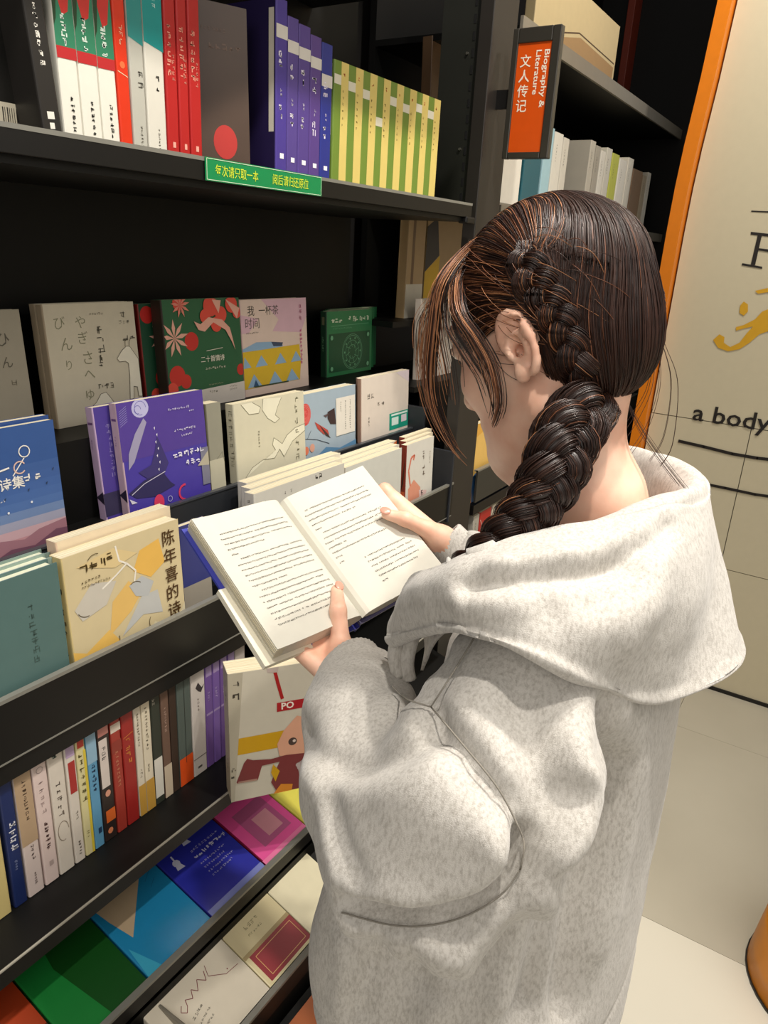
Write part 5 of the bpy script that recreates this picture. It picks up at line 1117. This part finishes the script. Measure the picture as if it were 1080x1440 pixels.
# cap under the strands
C_ = Field(HC-np.array([.125]*3), HC+np.array([.125]*3), .003)
CAPC, CAPR = H(0, -.008, .021), np.array([.076, .091, .085])
C_.ell(CAPC, CAPR, HMt, .01); C_.ell(H(0, -.040, -.030), (.054, .042, .046), HMt, .03)
PM, QM = C_.mesh(1)
C_.ell(H(0, .085, -.045), (.090, .075, .085), HMt, .012, 'sub')
for sg_ in (1, -1): C_.ell(H(.085*sg_, .010, -.040), (.035, .034, .048), HMt, .010, 'sub')
C_.ell(H(0, -.03, -.115), (.09, .10, .045), HMt, .01, 'sub')
P, Q = C_.mesh(2); npmesh('hair_cap', P-off, Q, HM[0], girl)
hr = random.Random(11)
from mathutils.bvhtree import BVHTree
_bv = BVHTree.FromPolygons([tuple(p) for p in PM], [tuple(q) for q in QM.tolist()]); NT, NP_ = 60, 120
RMAP = np.zeros((NT+1, NP_+1))
for i in range(NT+1):
    for j in range(NP_+1):
        a, b = pi*i/NT, 2*pi*j/NP_; d = Vector((sin(a)*cos(b), sin(a)*sin(b), cos(a))); h_ = _bv.ray_cast(Vector(CAPC)+d*.3, -d)
        RMAP[i, j] = .3-h_[3] if h_[0] is not None else .08
def crad(o_):
    a = np.arccos(np.clip(o_[:, 2], -1, 1))/pi*NT; b = (np.arctan2(o_[:, 1], o_[:, 0]) % (2*pi))/(2*pi)*NP_; i = np.clip(a.astype(int), 0, NT-1); j = np.clip(b.astype(int), 0, NP_-1); fa, fb = a-i, b-j
    return RMAP[i, j]*(1-fa)*(1-fb)+RMAP[i+1, j]*fa*(1-fb)+RMAP[i, j+1]*(1-fa)*fb+RMAP[i+1, j+1]*fa*fb
def snap(w, lift=0.):
    o_ = w-CAPC; o_ /= np.linalg.norm(o_, axis=1)[:, None]+1e-9; return CAPC+o_*(crad(o_)+lift)[:, None], o_
def cap_hit(u, v, lift=.0):
    """point where the sight line of a sketched hair line meets the cap (or passes closest)"""
    r = unit(ray(u, v)); M = np.array(HMt); R = CAPR+lift; o_ = (M@(-CAPC))/R; d = (M@r)/R; b = o_@d; c = o_@o_-1; a = d@d; D_ = b*b-a*c
    t = (-b-math.sqrt(D_))/a if D_ > 0 else -b/a
    p = r*t
    if D_ <= 0: q = M@(p-CAPC)/R; p = CAPC+M.T@(q/np.linalg.norm(q)*R)
    return p
class Strands:
    def __init__(s): s.P = []; s.Q = []; s.M = []; s.n = 0
    def add(s, pts, r, mi, k=4):
        pts = np.asarray(pts); n = len(pts); t = np.gradient(pts, axis=0); t /= np.linalg.norm(t, axis=1)[:, None]+1e-12
        a = np.cross(t, [.31, .17, .93]); a /= np.linalg.norm(a, axis=1)[:, None]+1e-9; b = np.cross(t, a)
        rs = r*np.clip(np.minimum(np.arange(n)+1.2, n-np.arange(n)+.2)/2., .25, 1)
        ang = 2*pi*np.arange(k)/k
        V = pts[:, None, :]+(a[:, None, :]*np.cos(ang)[None, :, None]+b[:, None, :]*np.sin(ang)[None, :, None])*rs[:, None, None]
        i = np.arange(n-1)[:, None]*k; j = np.arange(k)[None, :]; j2 = (j+1) % k
        s.Q.append(np.stack([i+j, i+j2, i+k+j2, i+k+j], -1).reshape(-1, 4)+s.n); s.P.append(V.reshape(-1, 3)); s.n += n*k; s.M.append(np.full((n-1)*k, mi))
    def build(s, name, label=None):
        o = npmesh(name, np.concatenate(s.P)-off, np.concatenate(s.Q), HM, girl, np.concatenate(s.M))
        if label: tag(o, label)
        return o
def pick(light): 
    x = hr.random(); return 3 if x < light*.25 else 2 if x < light*.6+.008 else 1 if x < .55 else 0
def band(st, A, B_, n, lift=.0028, r=.00036, light=.15, npt=13, mirror=False, wob=.0016):
    A = spl(A, npt); B_ = spl(B_, npt)
    for i in range(n):
        t = hr.random(); w = A*(1-t)+B_*t; t0 = hr.uniform(0, .08); t1 = hr.uniform(.93, 1); w = spl(w, npt*2); w = w[int(t0*2*npt):max(4, int(t1*2*npt))]
        lf = lift*(.35+1.1*hr.random()); ph = hr.uniform(0, 6.3); k = hr.uniform(3, 8); ls = np.linspace(0, 1, len(w))
        w, o_ = snap(w)
        w = w+o_*(lf+.0012*np.sin(ls*k+ph))[:, None]
        sd = np.cross(o_, np.gradient(w, axis=0)); sd /= np.linalg.norm(sd, axis=1)[:, None]+1e-9
        w = w+sd*(wob*np.sin(ls*k*.8+ph*1.7))[:, None]
        if mirror:
            q = (w-HC); w = w-2*np.outer(q@HL, HL)
        st.add(w, r*hr.uniform(.7, 1.4), pick(light), 3)
def capl(pts): return np.array([cap_hit(u, v) for u, v in pts])
def hp(l, f, u):   # direction on the cap from head axes
    d = unit([l, f, u]); return CAPC+np.array(HMt).T@(d*CAPR)
S_ = Strands()
gA = [[(604, 415), (630, 370), (670, 345), (705, 350), (735, 368)], [(628, 345), (660, 315), (700, 310), (728, 335), (740, 362)], [(660, 310), (690, 285), (728, 292), (748, 330), (748, 358)], [(700, 280), (735, 268), (765, 290), (768, 330), (755, 356)], [(740, 266), (775, 270), (795, 300), (785, 340), (762, 366)]]
for a, b in zip(gA, gA[1:]): band(S_, capl(a), capl(b), 360, light=.38)
gC = [[(604, 415), (640, 378), (690, 378), (735, 385)], [(610, 450), (650, 410), (700, 405), (750, 412)], [(640, 480), (672, 440), (715, 430), (765, 440)], [(668, 500), (690, 465), (728, 450), (780, 462)]]
for a, b in zip(gC, gC[1:]): band(S_, capl(a), capl(b), 320, light=.42)
gB = [[(765, 270), (800, 300), (800, 360), (795, 430), (805, 490), (830, 545)], [(775, 268), (835, 300), (848, 370), (838, 450), (838, 510), (842, 556)], [(780, 265), (858, 298), (888, 370), (880, 450), (864, 510), (848, 560)], [(782, 263), (880, 305), (915, 370), (918, 440), (894, 515), (852, 568)]]
for a, b in zip(gB, gB[1:]): band(S_, capl(a), capl(b), 560, light=0, lift=.003)
band(S_, capl([(765, 270), (778, 310), (768, 350), (786, 400), (800, 470), (828, 545)]), capl(gB[0]), 380, light=.06)
band(S_, capl(gA[0]), capl(gC[0]), 200, light=.4)
band(S_, capl([(740, 266), (770, 290), (772, 330), (765, 360), (780, 400)]), capl([(700, 278), (735, 285), (748, 325), (750, 360), (768, 400)]), 240, light=.2)
gD = [[(745, 385), (770, 430), (800, 490), (830, 548)], [(760, 360), (800, 420), (815, 480), (835, 545)]]
band(S_, capl(gD[0]), capl(gD[1]), 320, light=.10)
gE = [[(775, 470), (785, 505), (805, 535), (835, 556)], [(757, 478), (772, 520), (792, 552), (838, 572)]]
band(S_, capl(gE[0]), capl(gE[1]), 240, light=.08)
# far side and forehead, laid out in head space
far = [[hp(0, .35, 1), hp(-.3, .1, 1), hp(-.6, -.2, .8), hp(-.8, -.6, .3), hp(-.4, -1, -.4)], [hp(-.05, .8, .8), hp(-.6, .4, .8), hp(-.95, 0, .4), hp(-.9, -.5, 0), hp(-.4, -1, -.6)], [hp(-.3, 1, .35), hp(-.8, .6, .3), hp(-1, .15, .1), hp(-.85, -.5, -.3), hp(-.4, -.9, -.75)]]
for a, b in zip(far, far[1:]): band(S_, np.array(a), np.array(b), 420, light=.03)
fr = [[hp(0, .45, .9), hp(.15, .8, .7), hp(.5, .8, .3)], [hp(0, .4, 1), hp(.3, .4, .9), hp(.8, .4, .35)]]
band(S_, np.array(fr[0]), np.array(fr[1]), 120, light=.3)
band(S_, np.array([hp(0, .4, 1), hp(-.02, .8, .7), hp(-.1, 1, .35)]), np.array([hp(0, .4, 1), hp(-.3, .8, .6), hp(-.5, .9, .2)]), 120, light=.3)
S_.build('hair_strands')
# front locks falling beside the face
S_ = Strands()
def lock(px, X, n, spread, light, r=.0005, endspread=None):
    base = [onX(u, v, x) for (u, v), x in zip(px, X)]; base[0] = cap_hit(*px[0], -.004); base[1] = snap(np.array([cap_hit(*px[1])]), .002)[0][0]*.7+base[1]*.3; base = spl(base, 26)
    for i in range(n):
        o_ = np.array([hr.gauss(0, 1), hr.gauss(0, 1), hr.gauss(0, .4)]); ls = np.linspace(0, 1, 26); e = endspread if endspread is not None else spread
        amp = spread*.3+(spread*np.sin(ls*pi)**.7+(e-spread*.3)*ls**2)
        w = base+o_[None, :]*amp[:, None]; k = hr.uniform(2, 5); w = w+np.outer(np.sin(ls*k+hr.uniform(0, 6))*spread*.5*ls, unit([hr.random(), hr.random(), .1]))
        w = w[:hr.randint(17, 26)]
        S_.add(w, r*hr.uniform(.7, 1.3), pick(light))
lock([(700, 325), (655, 345), (622, 400), (610, 470), (606, 540), (618, 590), (642, 640)], [.61, .60, .59, .585, .59, .595, .60], 64, .0024, .9, .00034)
lock([(690, 320), (645, 352), (614, 420), (598, 500), (606, 560), (630, 615), (662, 655)], [.61, .60, .595, .60, .60, .60, .60], 26, .004, 1., .0003)
lock([(700, 330), (655, 370), (645, 430), (672, 475), (692, 515), (700, 565), (691, 600)], [.60, .585, .578, .575, .577, .58, .588], 60, .0024, .9, .00034)
lock([(690, 335), (640, 385), (634, 450), (656, 495), (680, 535), (694, 585)], [.60, .585, .578, .575, .578, .58], 22, .004, .9, .0003)
lock([(660, 350), (612, 395), (593, 445), (590, 500), (600, 545)], [.62, .62, .63, .63, .63], 14, .003, 1., .00028)
lock([(700, 315), (655, 345), (622, 400), (618, 460), (628, 520), (636, 570)], [.61, .60, .59, .59, .59, .60], 34, .004, .9, .0003)
S_.build('front_locks', 'reddish brown loose locks falling beside the face')
# loose flyaway hairs
S_ = Strands()
def fly(px, X, r=.00028, mi=1):
    S_.add(spl([onX(u, v, x) for (u, v), x in zip(px, X)], 22), r, mi, 3)
for k in range(10):
    a = hr.uniform(-8, 8); fly([(905+a, 430), (925+a*1.5, 480+a), (930+a*3, 540), (915+a*4, 600+a*3), (890+a*5, 640+a*2)], [.68]*5)
for k in range(8):
    a = hr.uniform(-10, 10); fly([(880, 560), (895+a, 600), (920+a*2, 640+a), (950+a*3, 680+a*2)], [.67]*4, .0002)
for k in range(26):
    u = hr.uniform(640, 880); v = 330; s0 = cap_hit(u, 300); d = unit(s0-CAPC); t_ = unit(np.cross(d, [hr.uniform(-1, 1), hr.uniform(-1, 1), .3])); w = [s0+d*(.004+.010*q*q)+t_*.05*q for q in np.linspace(0, hr.uniform(.3, .6), 10)]; S_.add(snap(np.array(w), .004)[0]+d*0, .0002, hr.choice((1, 2, 2)), 3)
for k in range(60):
    u = hr.uniform(640, 830); v = hr.uniform(330, 520); s0 = cap_hit(u, v); s1 = cap_hit(u+hr.uniform(30, 75), v+hr.uniform(10, 60)); d = unit(s0-CAPC); q = np.linspace(0, 1, 12)[:, None]
    S_.add(s0*(1-q)+s1*q+d*(.009*np.sin(q*pi)+.006), .0003, hr.choice((1, 2, 2, 3)), 3)
for k in range(50):                     # wisps on the nape
    u = hr.uniform(830, 875); s0 = onX(u, 560, .665); s1 = onX(u+hr.uniform(-12, 10), 560+hr.uniform(20, 55), .667); q = np.linspace(0, 1, 8)[:, None]; S_.add(s0*(1-q)+s1*q+np.array([-.004, -.004, 0])*np.sin(q*pi), .00025, 1, 3)
S_.build('flyaway_hairs')
# braids: three bundles woven along a path, each bundle made of strands
def braid(path, rad, turns, name, light, per=60, flat=.62, Nref=(-.6, -.7, .3), label=None, npt=110, core=True):
    C = spl(path, npt); T = np.gradient(C, axis=0); T /= np.linalg.norm(T, axis=1)[:, None]
    R = np.interp(np.linspace(0, 1, npt), np.linspace(0, 1, len(rad)), rad)
    nref = np.array(Nref, float); Nn = nref-T*(T@nref)[:, None]; Nn /= np.linalg.norm(Nn, axis=1)[:, None]; Bn = np.cross(T, Nn)
    s = Strands(); cores = MB()
    L = np.linspace(0, 1, npt)*turns*2*pi
    for j in range(3):
        ph = L+j*2*pi/3
        cen = C+Bn*(R*.62*np.sin(ph))[:, None]+Nn*(R*.36*np.sin(2*ph))[:, None]
        rr_ = R*.56
        tt = np.gradient(cen, axis=0); tt /= np.linalg.norm(tt, axis=1)[:, None]; n2 = Nn-tt*(tt*Nn).sum(1)[:, None]; n2 /= np.linalg.norm(n2, axis=1)[:, None]; b2_ = np.cross(tt, n2)
        if core: cores.tube(cen-off, list(rr_*(.55 if flat < .5 else .80)), 10)
        for i in range(per):
            a = 2*pi*i/per+hr.uniform(-.1, .1); tw = hr.uniform(.5, 1.2); lf = hr.uniform(.86, 1.06); an = a+np.linspace(0, 1, npt)*tw*3; k = hr.uniform(10, 24)
            w = cen+b2_*(np.cos(an)*rr_*lf*1.12)[:, None]+n2*(np.sin(an)*rr_*lf*(flat+.3))[:, None]
            s.add(w, .00036*hr.uniform(.7, 1.4), pick(light), 3)
    if core: cores.build(name+'_core', HM[0], girl, True)
    return s.build(name, label)
braid([onX(842, 556, .64), onX(822, 578, .60), onX(798, 612, .575), onX(782, 655, .555), onX(762, 695, .545), onX(735, 730, .535), onX(705, 762, .525), onX(668, 790, .520), onX(640, 806, .525)], [.020, .023, .024, .023, .021, .019, .017, .014, .010], 3.6, 'braid', .05, 110, label='thick dark braid falling over the left shoulder')
braid(list(snap(np.array([cap_hit(735, 362), cap_hit(752, 395), cap_hit(776, 430), cap_hit(796, 468), cap_hit(812, 510), cap_hit(832, 548)]), .002)[0]), [.012, .015, .014, .013, .013, .016], 2.6, 'crown_braid', .18, 130, flat=.4, npt=70, Nref=tuple(unit(cap_hit(776, 430)-CAPC)))
# twisted tuft where the crown braid begins, and the gathered knot at the nape
S_ = Strands()
k0 = cap_hit(738, 366); o_ = unit(k0-CAPC)
for i in range(120):
    a = hr.uniform(0, 6.3); r_ = .007*math.sqrt(hr.random()); sd = unit(np.cross(o_, [0, 0, 1])); up = np.cross(o_, sd); p0 = k0+o_*(.003)+sd*r_*cos(a)+up*r_*sin(a)
    S_.add(spl([p0+up*.018-o_*.010, p0+o_*.002, p0-up*.014+sd*.004, p0-up*.032+sd*.006-o_*.008], 14), .0004, pick(.12))
S_.build('hair_tuft'); S_ = Strands()
kn_ = onX(848, 556, .645)
for i in range(120):
    a = 2*pi*i/120; S_.add(np.array([kn_+np.array([.0, .0, 0])+(np.array([.75, -.1, .6])*cos(a+q)*.019+np.array([-.3, .6, .75])*sin(a+q)*.012)+np.array([-.5, -.75, .1])*(.006+hr.random()*.003) for q in np.linspace(0, 1.2, 10)]), .0006, pick(.08))
S_.build('hair_knot')
